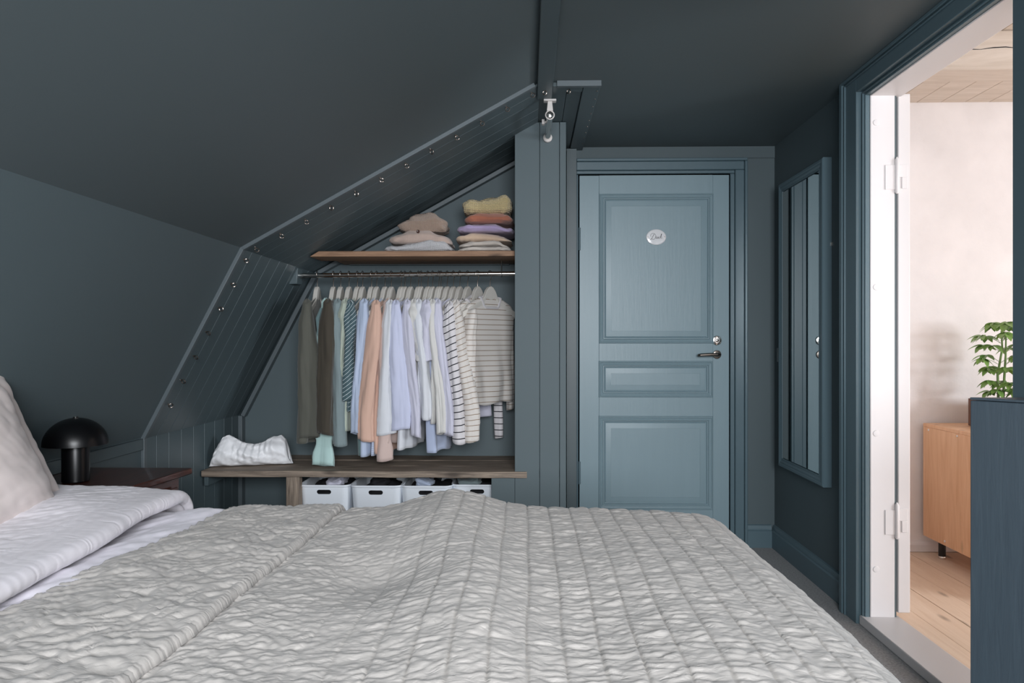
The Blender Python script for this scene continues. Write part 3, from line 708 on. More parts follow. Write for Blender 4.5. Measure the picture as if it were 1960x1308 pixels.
def garment(name, lab, cat, X, th, m, Lb, near=None, far=None, w=.205, tb=.020, hem=1.0, slope=.48, neck=.098, dip=.046, folds=7, seed=0, droop=0.0, wx=0.0, collar=None, cuff=False, group='clothes on the rail'):
    """hung garment. Lb: z of its hem. near/far: (x_left, x_right, z_end) of the sleeve, world x at its end, or None"""
    t = empty(name, (X, RODY, RODZ), lab, cat, group)
    ux, uy = math.cos(th), math.sin(th)      # width direction, +u goes away from the viewer
    rng = np.random.RandomState(seed)
    z_sh = RODZ - .104                       # top of the shoulder line at the neck
    R_, K = 44, 72
    ph = np.linspace(0, 2 * PI, K, endpoint=False)[None, :]
    s = np.linspace(0, 1, R_)[:, None]
    cu = np.sign(np.cos(ph)) * np.abs(np.cos(ph)) ** .8; su = np.sign(np.sin(ph)) * np.abs(np.sin(ph)) ** .55
    wid = w * (1 + (-.10 * smooth(0, .35, s) + (hem - 1 + .04) * smooth(.3, 1, s)))
    thk = (.007 + (tb - .007) * smooth(0, .22, s)) * (1 + .25 * smooth(.4, 1, s))
    u = wid * cu
    fold = smooth(.12, 1, s) * (.5 * np.sin(folds * ph + 3 * rng.rand() + 2.0 * noise2(s * 2, s * 0 + seed, seed)) + .5 * noise2(u * 30 + seed, s * 2.2, seed + 3))
    nrm = thk * su * (1 + .5 * fold) + .010 * smooth(.15, 1, s) * noise2(u * 14 + seed * 3, s * 1.5, seed + 9)
    sh_line = z_sh - .004 - slope * np.maximum(0, np.abs(u) - .035)
    sh_line = sh_line - .018 * smooth(w * .8, w, np.abs(u))
    inneck = 1 - smooth(neck * .55, neck, np.abs(u))
    front = (np.sin(ph) < 0)
    z0 = sh_line - dip * inneck * np.where(front, 1.0, .15)
    z_bot = Lb + .012 * noise2(u * 9, s * 0 + seed, seed + 5) + droop * u
    z = z0 * (1 - s) + z_bot * s
    # nothing at the side falls below the arm line too soon
    P = np.stack([X + wx * s + u * ux - nrm * uy * -1, RODY + u * uy - nrm * ux, z + 0 * u], -1)
    arc = np.broadcast_to((z0.mean() - z), z.shape)
    uv = np.stack([np.broadcast_to(u + (su > 0) * .8, z.shape), (RODZ - z)], -1)
    grid_mesh('body', P, m, t, uv=uv, closed_u=True, thick=.0014)
    for side, spec in ((-1, near), (1, far)):
        if spec is None: continue
        xl, xr, ze = spec[:3]; we = (xr - xl) / 2; xc = (xl + xr) / 2
        yo = spec[3] if len(spec) > 3 else 0.0
        top = Vector((X + side * (w - .028) * ux, RODY + side * (w - .028) * uy, z_sh - .010 - slope * (w - .065)))
        R2, K2 = 40, 40
        s2 = np.linspace(0, 1, R2)[:, None]; p2 = np.linspace(0, 2 * PI, K2, endpoint=False)[None, :]
        L_ = top.z - ze
        e_ = smooth(0, .16, s2)
        cxs = top.x + (xc - top.x) * smooth(0.0, .9, s2)
        cys = top.y + side * .012 + yo + 0 * s2 + (-.0 if side < 0 else 0) * s2
        rw = (.034 + (we - .034) * smooth(0, .5, s2)) * (.55 + .45 * e_)
        rd_ = (.045 * (1 - .45 * s2)) * (.5 + .5 * e_)
        if side > 0: rd_ = rd_ * .6
        wr = 1 + .14 * noise2(np.cos(p2) * 1.6 + seed, s2 * 4, seed + 21) + .10 * noise2(np.cos(p2) * 5 + seed, s2 * 3, seed + 23) + .16 * smooth(.05, .6, s2) * np.sin(3 * p2 + seed + 2.5 * s2)
        if cuff: wr = wr * (1 - .30 * np.exp(-((s2 - .86) / .05) ** 2))
        cc = np.cos(p2) * wr; ss = np.sign(np.sin(p2)) * np.abs(np.sin(p2)) ** .8 * wr
        zz = top.z + .012 - s2 * (L_ + .012) + .014 * (1 - e_) * (1 - np.abs(np.sin(p2))) + (-.030) * (1 - smooth(0, .5, s2)) * (-side * np.sin(p2) * .5 + .5) * 0
        zz = zz + .008 * s2 * np.cos(p2 + seed)
        # creases across the sleeve
        cr_ = .0035 * np.abs(noise2(p2 * .9 + seed, s2 * 16, seed + 31)) * smooth(.1, .5, s2)
        Px = cxs + cc * (rw - cr_); Py = cys + ss * (rd_ - cr_)
        P2 = np.stack([Px, Py, zz + 0 * Px], -1)
        uv2 = np.stack([np.broadcast_to(p2 * .03, Px.shape), (RODZ - zz) + 0 * Px + .02 * np.cos(p2) * (1 - s2)], -1)
        # rounded sleeve head
        capn = 5; rowsc = []
        uvc = []
        for q in range(capn):
            f = (q + .3) / capn; k_ = math.sin(f * PI / 2)
            rowsc.append(np.stack([cxs[0] + (Px[0] - cxs[0]) * k_, cys[0] + (Py[0] - cys[0]) * k_, zz[0] + .018 * (1 - f) ** 1.2 + 0 * Px[0]], -1)); uvc.append(uv2[0])
        P2 = np.concatenate([np.stack(rowsc), P2]); uv2 = np.concatenate([np.stack(uvc), uv2])
        grid_mesh('sleeve', P2, m, t, uv=uv2, closed_u=True, thick=.0014)
        if cuff == 'band':
            r0, r1 = P2[-3], P2[-1]
    if collar:
        # ribbed neckband
        nk = neck * .98; pts = []
        for k in range(33):
            a = 2 * PI * k / 32; uu = nk * math.cos(a); f = -math.sin(a)
            zc = z_sh - .004 - slope * max(0, abs(uu) - .035) - (dip * .98 if f > 0 else dip * .12) * (1 - float(smooth(neck * .55, neck, abs(uu)))) * 1.0
            nn = .012 * f
            pts.append((X + uu * ux + nn * uy, RODY + uu * uy - nn * ux, zc + .002))
        MB().tube(pts, .0075, 8, cap=False).build('neckband' if collar == 'band' else 'collar', M[collar] if collar in M else m, t)
    return t

# cloth colours
cloth('olive', (84, 84, 76)); cloth('mint', (176, 204, 200)); cloth('brown', (62, 56, 46)); cloth('greygreen', (122, 136, 138)); cloth('sage', (172, 180, 166))
cloth('tealgrey', (98, 120, 122)); cloth('ltblue', (176, 188, 210)); cloth('peach', (204, 168, 150)); cloth('dusty', (196, 174, 166)); cloth('white', (208, 210, 215))
cloth('lavender', (192, 196, 218)); cloth('lavpale', (197, 196, 211)); cloth('offwhite', (204, 202, 198)); cloth('bluecrumple', (178, 189, 214)); cloth('neck', (196, 192, 194))
M['stripe_teal'] = striped('teal_striped', (64, 86, 92), (205, 214, 216), .020, .0022, .5)
M['stripe_black'] = striped('black_striped', (208, 204, 206), (24, 22, 32), .0320, .0048)
M['stripe_tan'] = striped('tan_striped', (208, 202, 196), (132, 110, 86), .0255, .0030)
M['stripe_blue'] = striped('blue_striped', (196, 206, 226), (150, 164, 196), .010, .0018)

def hz(v, Y=3.34): return CZ - (v - CY) / F * Y
def hx(px, Y): return at(px, 600, Y).x
def sl(pl_, pr, v, Y=3.31, yo=0.0): return (hx(pl_, Y), hx(pr, Y), hz(v, Y), yo)
D = math.radians
specs = [
 # rod px, theta, name, label, category, material, hem v, near sleeve, extra
 (607, 92, 'blazer', 'dark olive grey jacket, leftmost on the rail', 'jacket', 'olive', 850, sl(569, 608, 842), dict(w=.195, tb=.026, hem=1.02, seed=1, droop=.0, wx=-.03)),
 (638, 90, 'blouse', 'pale mint blouse with a long wide cuff reaching to the bench', 'blouse', 'mint', 800, sl(594, 634, 898, 3.33, .03), dict(w=.18, tb=.012, seed=2, cuff=True)),
 (652, 88, 'shirt', 'dark brown shirt hanging between mint and grey green sleeves', 'shirt', 'brown', 790, sl(604, 634, 834, 3.30, -.025), dict(w=.195, tb=.014, seed=3)),
 (668, 86, 'shirt', 'grey green shirt with a pointed cuff beside the dark brown one', 'shirt', 'greygreen', 815, sl(631, 656, 856), dict(w=.19, tb=.014, seed=4)),
 (684, 85, 'blouse', 'pale sage blouse left of the teal striped one', 'blouse', 'sage', 825, sl(644, 657, 720), dict(w=.19, tb=.016, seed=5)),
 (694, 84, 'blouse', 'dark teal blouse with thin white diagonal stripes', 'blouse', 'stripe_teal', 790, sl(652, 671, 768), dict(w=.195, tb=.014, seed=6)),
 (711, 84, 'blouse', 'grey teal satin top with a bunched hem low beside the bench', 'blouse', 'tealgrey', 874, None, dict(w=.185, tb=.018, seed=7, hem=.95)),
 (721, 82, 'shirt', 'light blue shirt left of the peach shirt', 'shirt', 'ltblue', 872, sl(668, 684, 834), dict(w=.19, tb=.014, seed=8)),
 (737, 80, 'shirt', 'pale blue pinstriped shirt half hidden beside the peach shirt', 'shirt', 'stripe_blue', 874, None, dict(w=.185, tb=.012, seed=9)),
 (749, 78, 'shirt', 'peach coloured shirt with long wide sleeve', 'shirt', 'peach', 868, sl(681, 713, 846), dict(w=.205, tb=.015, seed=10)),
 (768, 78, 'blouse', 'dusty pink blouse with a narrow gathered cuff hanging low', 'blouse', 'dusty', 850, sl(714, 746, 884, 3.315, .01), dict(w=.20, tb=.014, seed=11, cuff=True)),
 (775, 77, 'shirt', 'plain white shirt right of the pink blouse', 'shirt', 'white', 822, sl(718, 752, 834), dict(w=.20, tb=.013, seed=12)),
 (786, 77, 'shirt', 'lavender blue shirt with a broad straight sleeve', 'shirt', 'lavender', 820, sl(747, 781, 826), dict(w=.205, tb=.014, seed=13)),
 (801, 78, 'blouse', 'long white blouse with its hem showing below the lavender shirts', 'blouse', 'white', 860, None, dict(w=.19, tb=.016, seed=14, wx=-.03)),
 (806, 77, 'shirt', 'pale lavender shirt with narrow wrinkled sleeve', 'shirt', 'lavpale', 812, sl(785, 803, 840), dict(w=.20, tb=.014, seed=15)),
 (819, 75, 'blouse', 'off-white blouse with a ruffled sleeve head', 'blouse', 'offwhite', 792, sl(789, 812, 692), dict(w=.195, tb=.012, seed=16, cuff=True)),
 (828, 75, 'shirt', 'white shirt with tapering sleeve ending above the crumpled pale blue hem', 'shirt', 'white', 800, sl(803, 823, 804), dict(w=.195, tb=.012, seed=17)),
 (840, 76, 'blouse', 'pale blue crumpled blouse bunched low at its hem', 'blouse', 'bluecrumple', 868, None, dict(w=.17, tb=.030, hem=.82, seed=18, folds=4)),
 (844, 74, 't_shirt', 'pale lavender t-shirt with short loose sleeve', 't-shirt', 'lavpale', 790, sl(806, 831, 692), dict(w=.20, tb=.012, seed=19)),
 (856, 72, 'cardigan', 'off-white top with straight narrow sleeve beside the lavender white one', 'top', 'offwhite', 808, sl(834, 851, 834), dict(w=.195, tb=.012, seed=20)),
 (868, 70, 'cardigan', 'lavender white top with long sleeve left of the black stripes', 'top', 'lavpale', 797, sl(849, 867, 838), dict(w=.195, tb=.012, seed=21)),
 (880, 70, 'shirt', 'plain off-white shirt tucked behind the black striped top', 'shirt', 'offwhite', 780, None, dict(w=.18, tb=.010, seed=22)),
 (895, 66, 'striped_top', 'white top with bold black stripes', 'top', 'stripe_black', 770, sl(864, 888, 851), dict(w=.205, tb=.014, seed=23, slope=.52)),
 (914, 58, 'striped_top', 'white top with tan stripes and long sleeve, second from the partition', 'top', 'stripe_tan', 775, sl(886, 914, 848), dict(w=.20, tb=.016, seed=24, collar='neck', dip=.05)),
 (938, 46, 'striped_top', 'cream top with thin tan stripes facing the room, nearest the partition', 'top', 'stripe_tan', 776, None, dict(w=.168, tb=.022, seed=25, collar='neck', dip=.066, neck=.072, folds=7, hem=.95, slope=.46)),
]
hang_words = ['leftmost white hanger, holding the dark jacket', 'white hanger holding the mint blouse', 'white hanger holding the dark brown shirt', 'white hanger holding the grey green shirt', 'white hanger holding the sage blouse',
 'white hanger holding the teal striped blouse', 'white hanger holding the grey teal satin top', 'white hanger holding the light blue shirt', 'white hanger holding the pinstriped shirt', 'white hanger holding the peach shirt', 'white hanger holding the dusty pink blouse',
 'white hanger holding the plain white shirt', 'white hanger holding the broad sleeved lavender shirt', 'white hanger holding the long white blouse', 'white hanger holding the wrinkled pale lavender shirt', 'white hanger holding the ruffled blouse', 'white hanger holding the white shirt with tapering sleeve',
 'white hanger holding the crumpled pale blue blouse', 'white hanger holding the lavender t-shirt', 'white hanger holding the off-white top', 'white hanger holding the lavender white top', 'white hanger holding the hidden off-white shirt',
 'white hanger holding the black striped top', 'white hanger holding the second striped top from the partition', 'white hanger nearest the partition, facing the room']
for (sp_, hl) in zip(specs, hang_words):
    px, th, nm, lab, cat, mk, vb, nr, ex = sp_
    X = hx(px, RODY); make_hanger(X, D(th), hl)
    garment(nm, lab, cat, X, D(th), M[mk], hz(vb, 3.4), near=nr, **ex)
# sleeves of the last two tops that hang on their own side: a black striped cuff and the right-hand sleeve
t_last = [o for o in bpy.data.objects if o.get('label', '').startswith('cream top with thin tan')][0]
def loose_sleeve(parent, m, pts, rw, rdp, seed):
    R2, K2 = 36, 32; pts = np.array(pts); tt = np.linspace(0, 1, R2); kn = np.linspace(0, 1, len(pts))
    c = np.stack([np.interp(tt, kn, pts[:, j]) for j in range(3)], -1)
    p2 = np.linspace(0, 2 * PI, K2, endpoint=False)[None, :]; s2 = tt[:, None]
    wr = 1 + .15 * np.sin(3 * p2 + seed + 3 * s2) + .1 * noise2(p2 + seed, s2 * 6, seed)
    r1 = np.interp(tt, [0, .12, 1], [rw * .6, rw, rw * .8])[:, None]; r2 = np.interp(tt, [0, .12, 1], [rdp * .5, rdp, rdp * .8])[:, None]
    P = np.stack([c[:, 0:1] + np.cos(p2) * wr * r1, c[:, 1:2] + np.sin(p2) * wr * r2, c[:, 2:3] + 0 * p2 + .004 * np.cos(p2)], -1)
    uv = np.stack([np.broadcast_to(p2 * .03, P.shape[:2]), RODZ - P[..., 2]], -1)
    grid_mesh('sleeve', P, m, parent, uv=uv, closed_u=True, thick=.0014)
loose_sleeve(t_last, M['stripe_tan'], [(-.155, 3.64, 1.235), (-.098, 3.66, 1.15), (-.090, 3.66, .98), (-.092, 3.66, .74)], .022, .03, 3)
loose_sleeve(t_last, M['stripe_tan'], [at(904, 592, 3.42), at(899, 640, 3.40), at(898, 720, 3.385), at(897, 846, 3.38)], .030, .026, 5)
t_blk = [o for o in bpy.data.objects if o.get('label', '').startswith('white top with bold')][0]
loose_sleeve(t_blk, M['stripe_black'], [(-.20, 3.70, 1.22), (-.17, 3.71, 1.1), (-.16, 3.71, .9), at(956, 838, 3.70)], .026, .022, 8)
t_lav = [o for o in bpy.data.objects if o.get('label', '').startswith('plain off-white shirt tucked')][0]
loose_sleeve(t_lav, M['lavpale'], [(-.25, 3.66, 1.1), (-.245, 3.665, .9), at(930, 797, 3.665)], .044, .02, 2)
# ribbon tie on the mint blouse
t_m = [o for o in bpy.data.objects if o.get('label', '').startswith('pale mint blouse')][0]
MB().tube([at(615, 590, 3.33), at(608, 610, 3.32), at(610, 640, 3.32), at(616, 655, 3.32)], [.006, .010, .007, .003], 8).build('ribbon_tie', M['tealgrey'], t_m)

# ================================================================== FOLDED CLOTHES ON THE SHELF
def folded(name, lab, cat, x0, x1, y0, y1, z0, z1, m, seed, layers=2, lumps=.012, round_=.5, tiltl=0.0, group='folded clothes on the shelf', profile=None, droop=None):
    t = empty(name, ((x0 + x1) / 2, (y0 + y1) / 2, z0), lab, cat, group)
    h = (z1 - z0) / layers
    for L_ in range(layers):
        R_, K = 30, 84
        ins = .006 * ((L_ * 7 + seed) % 3)
        th = np.linspace(-PI / 2, PI / 2, R_)[:, None]; ph = np.linspace(0, 2 * PI, K, endpoint=False)[None, :]
        ex = .35
        ct = np.sign(np.cos(th)) * np.abs(np.cos(th)) ** .38; st = np.sign(np.sin(th)) * np.abs(np.sin(th)) ** .8
        cx_ = np.sign(np.cos(ph)) * np.abs(np.cos(ph)) ** ex; sx_ = np.sign(np.sin(ph)) * np.abs(np.sin(ph)) ** ex
        X_ = (x0 + x1) / 2 + ((x1 - x0) / 2 - ins) * ct * cx_; Y_ = (y0 + y1) / 2 + ((y1 - y0) / 2 - ins) * ct * sx_
        tx = (X_ - x0) / (x1 - x0)
        topo = np.interp(tx, [p[0] for p in profile], [p[1] for p in profile]) if profile else 1.0
        n1 = noise2(X_ * 14 + seed, Y_ * 14 + L_ * 3, seed); n2 = noise2(X_ * 40 + seed, Y_ * 40 + th * 3, seed + 4)
        zc = z0 + h * (L_ + .5); 
        Z_ = z0 + ((zc - z0) + st * h * .52 * (1 + .12 * n1)) * topo + lumps * n1 * (.3 + .7 * (L_ + 1) / layers) * (st > -.9) * np.maximum(0, (zc - z0 + st * h * .5)) / (z1 - z0) + .003 * n2
        X_ = X_ + lumps * .5 * noise2(Y_ * 20 + seed, Z_ * 40, seed + 8); Y_ = Y_ - .008 * np.abs(noise2(X_ * 16, Z_ * 55 + seed, seed + 6)) - .004 * np.abs(noise2(X_ * 34 + 3, Z_ * 110 + seed, seed + 7))
        if droop: Z_ = Z_ - droop * np.maximum(0, tx - .55) ** 1.5
        P = np.stack([X_, Y_, np.maximum(Z_, z0 + .0005)], -1)
        uv = np.stack([X_, Z_ + Y_], -1)
        grid_mesh('folded_layer', P, m, t, uv=uv, closed_u=True)
    return t
def knit(name, rgb, sx=170, st=.9, rot=False):
    m = mat(name, rgb, .95, sheen=.3, var=.1, varscale=60); nt = m.node_tree; L = nt.links
    tc = nt.nodes['Texture Coordinate']; w = nd(nt, 'ShaderNodeTexWave', Scale=sx / 6.0, Distortion=1.5, Detail=1.0); w.bands_direction = 'X'
    w2 = nd(nt, 'ShaderNodeTexWave', Scale=sx / 5.0, Distortion=1.5); w2.bands_direction = 'Z'
    L.new(tc.outputs['Object'], w.inputs['Vector']); L.new(tc.outputs['Object'], w2.inputs['Vector'])
    ad = nd(nt, 'ShaderNodeMath', operation='ADD'); L.new(w.outputs['Fac'], ad.inputs[0]); L.new(w2.outputs['Fac'], ad.inputs[1])
    bp = nd(nt, 'ShaderNodeBump', Strength=st, Distance=.003); L.new(ad.outputs[0], bp.inputs['Height']); L.new(bp.outputs[0], nt.nodes['Principled BSDF'].inputs['Normal'])
    return m
M['k_yellow'] = knit('chunky_yellow_knit', (214, 192, 142), 260); M['k_rust'] = knit('fine_rust_knit', (176, 108, 84), 700, .4); M['k_lilac'] = knit('fine_lilac_knit', (178, 160, 196), 700, .4)
M['k_peach'] = knit('fine_peach_knit', (214, 186, 160), 700, .4); M['k_cream'] = knit('fine_cream_knit', (206, 196, 186), 700, .4)
M['k_tan'] = knit('loopy_tan_knit', (176, 150, 132), 420, .8); M['k_pink'] = knit('fine_pinkish_knit', (188, 166, 154), 600, .4); M['k_white'] = knit('ribbed_white_knit', (214, 212, 214), 420, .8)
z = SZ + .0265
def fx(px, Y=3.42): return hx(px, Y)
folded('sweater', 'cream knit sweater at the bottom of the right pile', 'sweater', fx(872), fx(982), 3.40, 3.70, z, z + .046, M['k_cream'], 1, 2, profile=[(0, .55), (.3, 1.15), (.75, 1.1), (1, .5)])
folded('sweater', 'peach knit sweater second from the bottom of the right pile', 'sweater', fx(866), fx(984), 3.41, 3.70, z + .050, z + .088, M['k_peach'], 2, 1, profile=[(0, .9), (.3, 1.12), (.6, .9), (1, .45)], droop=.03)
folded('sweater', 'lilac knit sweater in the middle of the right pile', 'sweater', fx(874), fx(984), 3.41, 3.70, z + .094, z + .135, M['k_lilac'], 3, 1, profile=[(0, 1.0), (.5, .95), (1, .8)], droop=.02)
folded('sweater', 'rust red sweater under the yellow one', 'sweater', fx(885), fx(985), 3.41, 3.70, z + .140, z + .182, M['k_rust'], 4, 1, profile=[(0, 1.0), (.35, 1.1), (1, .9)])
folded('sweater', 'chunky pale yellow sweater on top of the right pile', 'sweater', fx(879), fx(985), 3.41, 3.66, z + .187, z + .268, M['k_yellow'], 5, 1, profile=[(0, .82), (.15, .95), (.4, .78), (.75, 1.14), (1, 1.1)])
folded('sweater', 'white ribbed knit at the bottom of the left pile', 'sweater', fx(734), fx(864), 3.40, 3.66, z, z + .058, M['k_white'], 6, 1, profile=[(0, .3), (.25, .55), (.7, 1.1), (.9, .9), (1, .5)])
cg = folded('cardigan', 'pinkish buttoned cardigan in the middle of the left pile', 'cardigan', fx(740), fx(866), 3.41, 3.66, z + .040, z + .104, M['k_pink'], 7, 1, profile=[(0, .45), (.3, .95), (.6, 1.05), (1, .55)], droop=.05)
folded('sweater', 'tan loopy knit sweater on top of the left pile', 'sweater', fx(756), fx(858), 3.42, 3.64, z + .102, z + .168, M['k_tan'], 8, 1, lumps=.03, profile=[(0, .6), (.25, .9), (.65, 1.08), (1, .7)])
bt = at(800, 443, 3.405)
MB().lathe((bt.x, 3.412, bt.z), [(.0075, 0), (.008, .003), (.006, .005), (.003, .004), (.001, .004)], 16, 'Y').build('button', mat('brown_button', (66, 40, 32), .35), cg)

# ================================================================== HANDBAG
bgx = empty('handbag', (-1.37, 3.42, BT), 'soft white gathered leather bag at the left end of the bench', 'bag')
R_, K = 90, 64
t_ = np.linspace(0, 1, R_)[:, None]; ph = np.linspace(0, 2 * PI, K, endpoint=False)[None, :]
Hh = np.interp(t_, [0, .04, .12, .2, .27, .35, .48, .6, .7, .8, .9, .96, 1], [.012, .085, .140, .150, .142, .120, .104, .104, .118, .140, .142, .122, .02])
Wd = np.interp(t_, [0, .06, .2, .5, .8, .95, 1], [.012, .040, .056, .058, .054, .038, .01])
gather = np.exp(-((t_ - .5) / .22) ** 2)
pleat = np.sin(26 * t_ * PI + 4 * (t_ - .5) * np.cos(ph) + 2.5 * noise2(t_ * 4, ph * 0 + 1)) 
zz_ = (np.sin(ph) * .5 + .5)
prof_z = zz_ ** .85
x_ = -1.535 + .355 * t_ + .018 * np.sin(ph) * (t_ - .5) * -1.2
y_c = 3.385 + .10 * t_
off_ = Wd * np.cos(ph) * (1 - .55 * prof_z ** 2.2) 
wr = .0075 * gather * pleat * prof_z + .010 * (noise2(t_ * 6 + zz_ * 3, ph * 1.2 + 4, 3)) + .005 * np.abs(noise2(t_ * 16 - zz_ * 5, ph * 2 + 4, 5))
off_ = off_ + np.sign(np.cos(ph)) * wr * np.minimum(1, Wd / .04)
z_ = BT + .004 + Hh * prof_z + .006 * noise2(t_ * 9, prof_z * 2, 6) * prof_z
P = np.stack([x_ + 0 * off_, y_c + off_, np.maximum(z_, BT + .001)], -1)
grid_mesh('pouch', P, M['bag'], bgx, closed_u=True)

# ================================================================== BASKETS
def basket_mesh():
    W, Dp, H = .250, .36, .200
    def ring(w, d, z, r=.035, n=8):
        out = []
        for cx_, cy_, a0 in ((w / 2 - r, d / 2 - r, 0), (-w / 2 + r, d / 2 - r, PI / 2), (-w / 2 + r, -d / 2 + r, PI), (w / 2 - r, -d / 2 + r, 1.5 * PI)):
            for k in range(n + 1):
                a = a0 + PI / 2 * k / n; out.append((cx_ + r * math.cos(a), cy_ + r * math.sin(a), z))
        return out
    rs = [ring(W - .036, Dp - .036, 0), ring(W - .030, Dp - .030, .004), ring(W - .006, Dp - .006, H - .012), ring(W, Dp, H - .008), ring(W, Dp, H), ring(W - .006, Dp - .006, H), ring(W - .012, Dp - .012, H - .01), ring(W - .036, Dp - .036, .006)]
    n = len(rs[0]); mb = MB(); vs = sum(rs, []); fs = []
    for i in range(len(rs) - 1):
        for k in range(n): fs.append((i * n + k, i * n + (k + 1) % n, (i + 1) * n + (k + 1) % n, (i + 1) * n + k))
    fs += [tuple(range(n))[::-1], tuple(range((len(rs) - 1) * n, len(rs) * n))]
    o = mb.add(vs, fs).build('basket', M['plastic'])
    cut = MB(); pr = []
    for sgn in (1, -1):
        for k in range(9):
            a = (-PI / 2 + PI * k / 8) if sgn > 0 else (PI / 2 + PI * k / 8); pr.append((sgn * .024 + .0105 * math.cos(a), H - .034 + .0105 * math.sin(a)))
    co = cut.prism(pr, 'Y', -.3, .3).build('cutter', M['plastic'])
    md = o.modifiers.new('b', 'BOOLEAN'); md.object = co; md.operation = 'DIFFERENCE'; md.solver = 'EXACT'
    dg = bpy.context.evaluated_depsgraph_get(); me = bpy.data.meshes.new_from_object(o.evaluated_get(dg)); finish(me, 30)
    bpy.data.objects.remove(o); bpy.data.objects.remove(co); return me
bme = basket_mesh()
bx_ = [(619, 'white plastic basket beside the wooden post under the bench', 'lavpale'), (719, 'second white plastic basket from the wooden post', 'dark_gap'), (815, 'third white plastic basket from the wooden post', 'ltblue'), (912, 'white plastic basket beside the blue partition board', 'greygreen')]
for i, (px, lab, mk) in enumerate(bx_):
    X = hx(px, 3.345)
    Y_ = 3.525 + (0.004, -.004, -.004, .03)[i]
    o = bpy.data.objects.new('storage_basket', bme); link(o); o.location = (X, Y_, .206 + (0, .003, .003, 0)[i] * 0); tag(o, lab, 'basket', 'white storage baskets under the bench')
    zb = .2125
    folded('laundry', ['dark clothes with a lilac piece in the basket nearest the post', 'dark clothes in the second basket from the post', 'dark and blue clothes in the third basket from the post', 'dark clothes in the basket beside the partition board'][i], 'clothes', X - .098, X + .098, Y_ - .145, Y_ + .14, zb, zb + .170, M['dark_gap'], 20 + i, 3, lumps=.03, group='clothes in the baskets')
    folded('laundry', ['lilac cloth bunched on top of the basket nearest the post', 'pale cloth at the back of the second basket', 'pale blue cloth on top of the third basket', 'grey green cloth in the basket beside the partition board'][i], 'clothes', X - .01 - .03 * i, X + .07 - .02 * i, Y_ - .12, Y_ + .04, zb + .172, zb + .208, M[mk], 30 + i, 1, lumps=.03, group='clothes in the baskets')

# ================================================================== NIGHTSTAND AND LAMP
NT = .655
ns = empty('nightstand', (-1.36, 2.2, 0), 'dark mahogany bedside table behind the duvet', 'nightstand')
MB().prism([(-1.555, 1.985), (-1.205, 1.975), (-1.160, 2.415), (-1.555, 2.415)], 'Z', NT - .022, NT).build('top', M['mahogany'], ns, bevel=.005)
MB().prism([(-1.535, 2.02), (-1.240, 2.01), (-1.195, 2.39), (-1.535, 2.39)], 'Z', NT - .17, NT - .022).build('apron', M['mahogany'], ns, bevel=.003)
MB().prism([(-1.215, 2.06), (-1.207, 2.06), (-1.183, 2.36), (-1.191, 2.36)], 'Z', NT - .155, NT - .055).build('drawer_front', M['mahogany'], ns, bevel=.003)
MB().lathe((-1.192, 2.21, NT - .105), [(.012, 0), (.013, -.010), (.008, -.016)], 16, 'X').build('knob', M['steel'], ns)
for lx, ly in ((-1.52, 2.035), (-1.25, 2.03), (-1.215, 2.375), (-1.52, 2.375)):
    MB().tube([(lx, ly, 0), (lx, ly, NT - .10)], [.012, .018], 12).build('leg', M['mahogany'], ns)
lp = empty('table_lamp', (-1.408, 2.165, NT), 'black mushroom shaped table lamp on the nightstand', 'lamp')
MB().lathe((-1.408, 2.165, NT + .001), [(.036, 0), (.0385, .003), (.0385, .108), (.036, .116), (.030, .118), (.012, .120)], 48).build('base', M['black'], lp)
prof = [(.0905 * math.cos(a), .0905 * .92 * math.sin(a)) for a in [PI / 2 * k / 16 for k in range(16)]] + [(.004, .0835)]
inner = [(r * .96, h * .96) for r, h in prof][::-1]
MB().lathe((-1.408, 2.165, NT + .116), inner + prof, 56).build('lamp_shade', M['black'], lp)
MB().tube([(-1.408, 2.165, NT + .115), (-1.408, 2.165, NT + .199)], .005, 10).build('stem', M['black'], lp)
MB().lathe((-1.408, 2.165, NT + .199), [(.007, 0), (.008, .003), (.006, .006), (.002, .007)], 16).build('knob', M['chrome'], lp)

# ================================================================== BED
bd = empty('bed', (-.4, 1.2, 0), 'wide double bed base and mattress under the quilt', 'bed')
B(-1.50, .56, .40, 1.93, .30, .585).build('mattress', M['mattress'], bd, bevel=.04)
B(-1.50, .54, .42, 1.91, .12, .299).build('bed_base', M['mattress'], bd, bevel=.02)
for lx in (-1.42, .46):
    for ly in (.5, 1.83): MB().tube([(lx, ly, 0), (lx, ly, .12)], .025, 12).build('leg', M['black_metal'], bd)

def topsurf(X, Y):
    """height of the bed top, quilt included"""
    z = .630 + 0 * X
    xk = np.array([-1.6, -.85, -.6, -.5, -.40, -.30, -.205, -.12, -.04, .06, .25, .40, .60, .9])
    zk = np.array([.625, .632, .628, .628, .634, .650, .664, .660, .646, .640, .636, .628, .600, .56])
    far = np.interp(X, xk, zk) + .026 * np.exp(-((X + .21) / .11) ** 2)
    xc = -.20 + .13 * (1.95 - Y) * 1.0                       # ridge over a folded duvet beneath
    near_ = .628 + .034 * np.exp(-((X - xc) / .10) ** 2) * smooth(.7, 1.2, Y) + .016 * np.exp(-((X - .28) / .16) ** 2) * smooth(.5, 1.0, Y)
    near_ = near_ - .02 * np.exp(-(((X + .30) / .09) ** 2 + ((Y - 1.38) / .12) ** 2))
    k = smooth(1.35, 1.9, Y)
    z = near_ * (1 - k) + far * k
    return z + .006 * noise2(X * 3.2, Y * 3.2, 11)

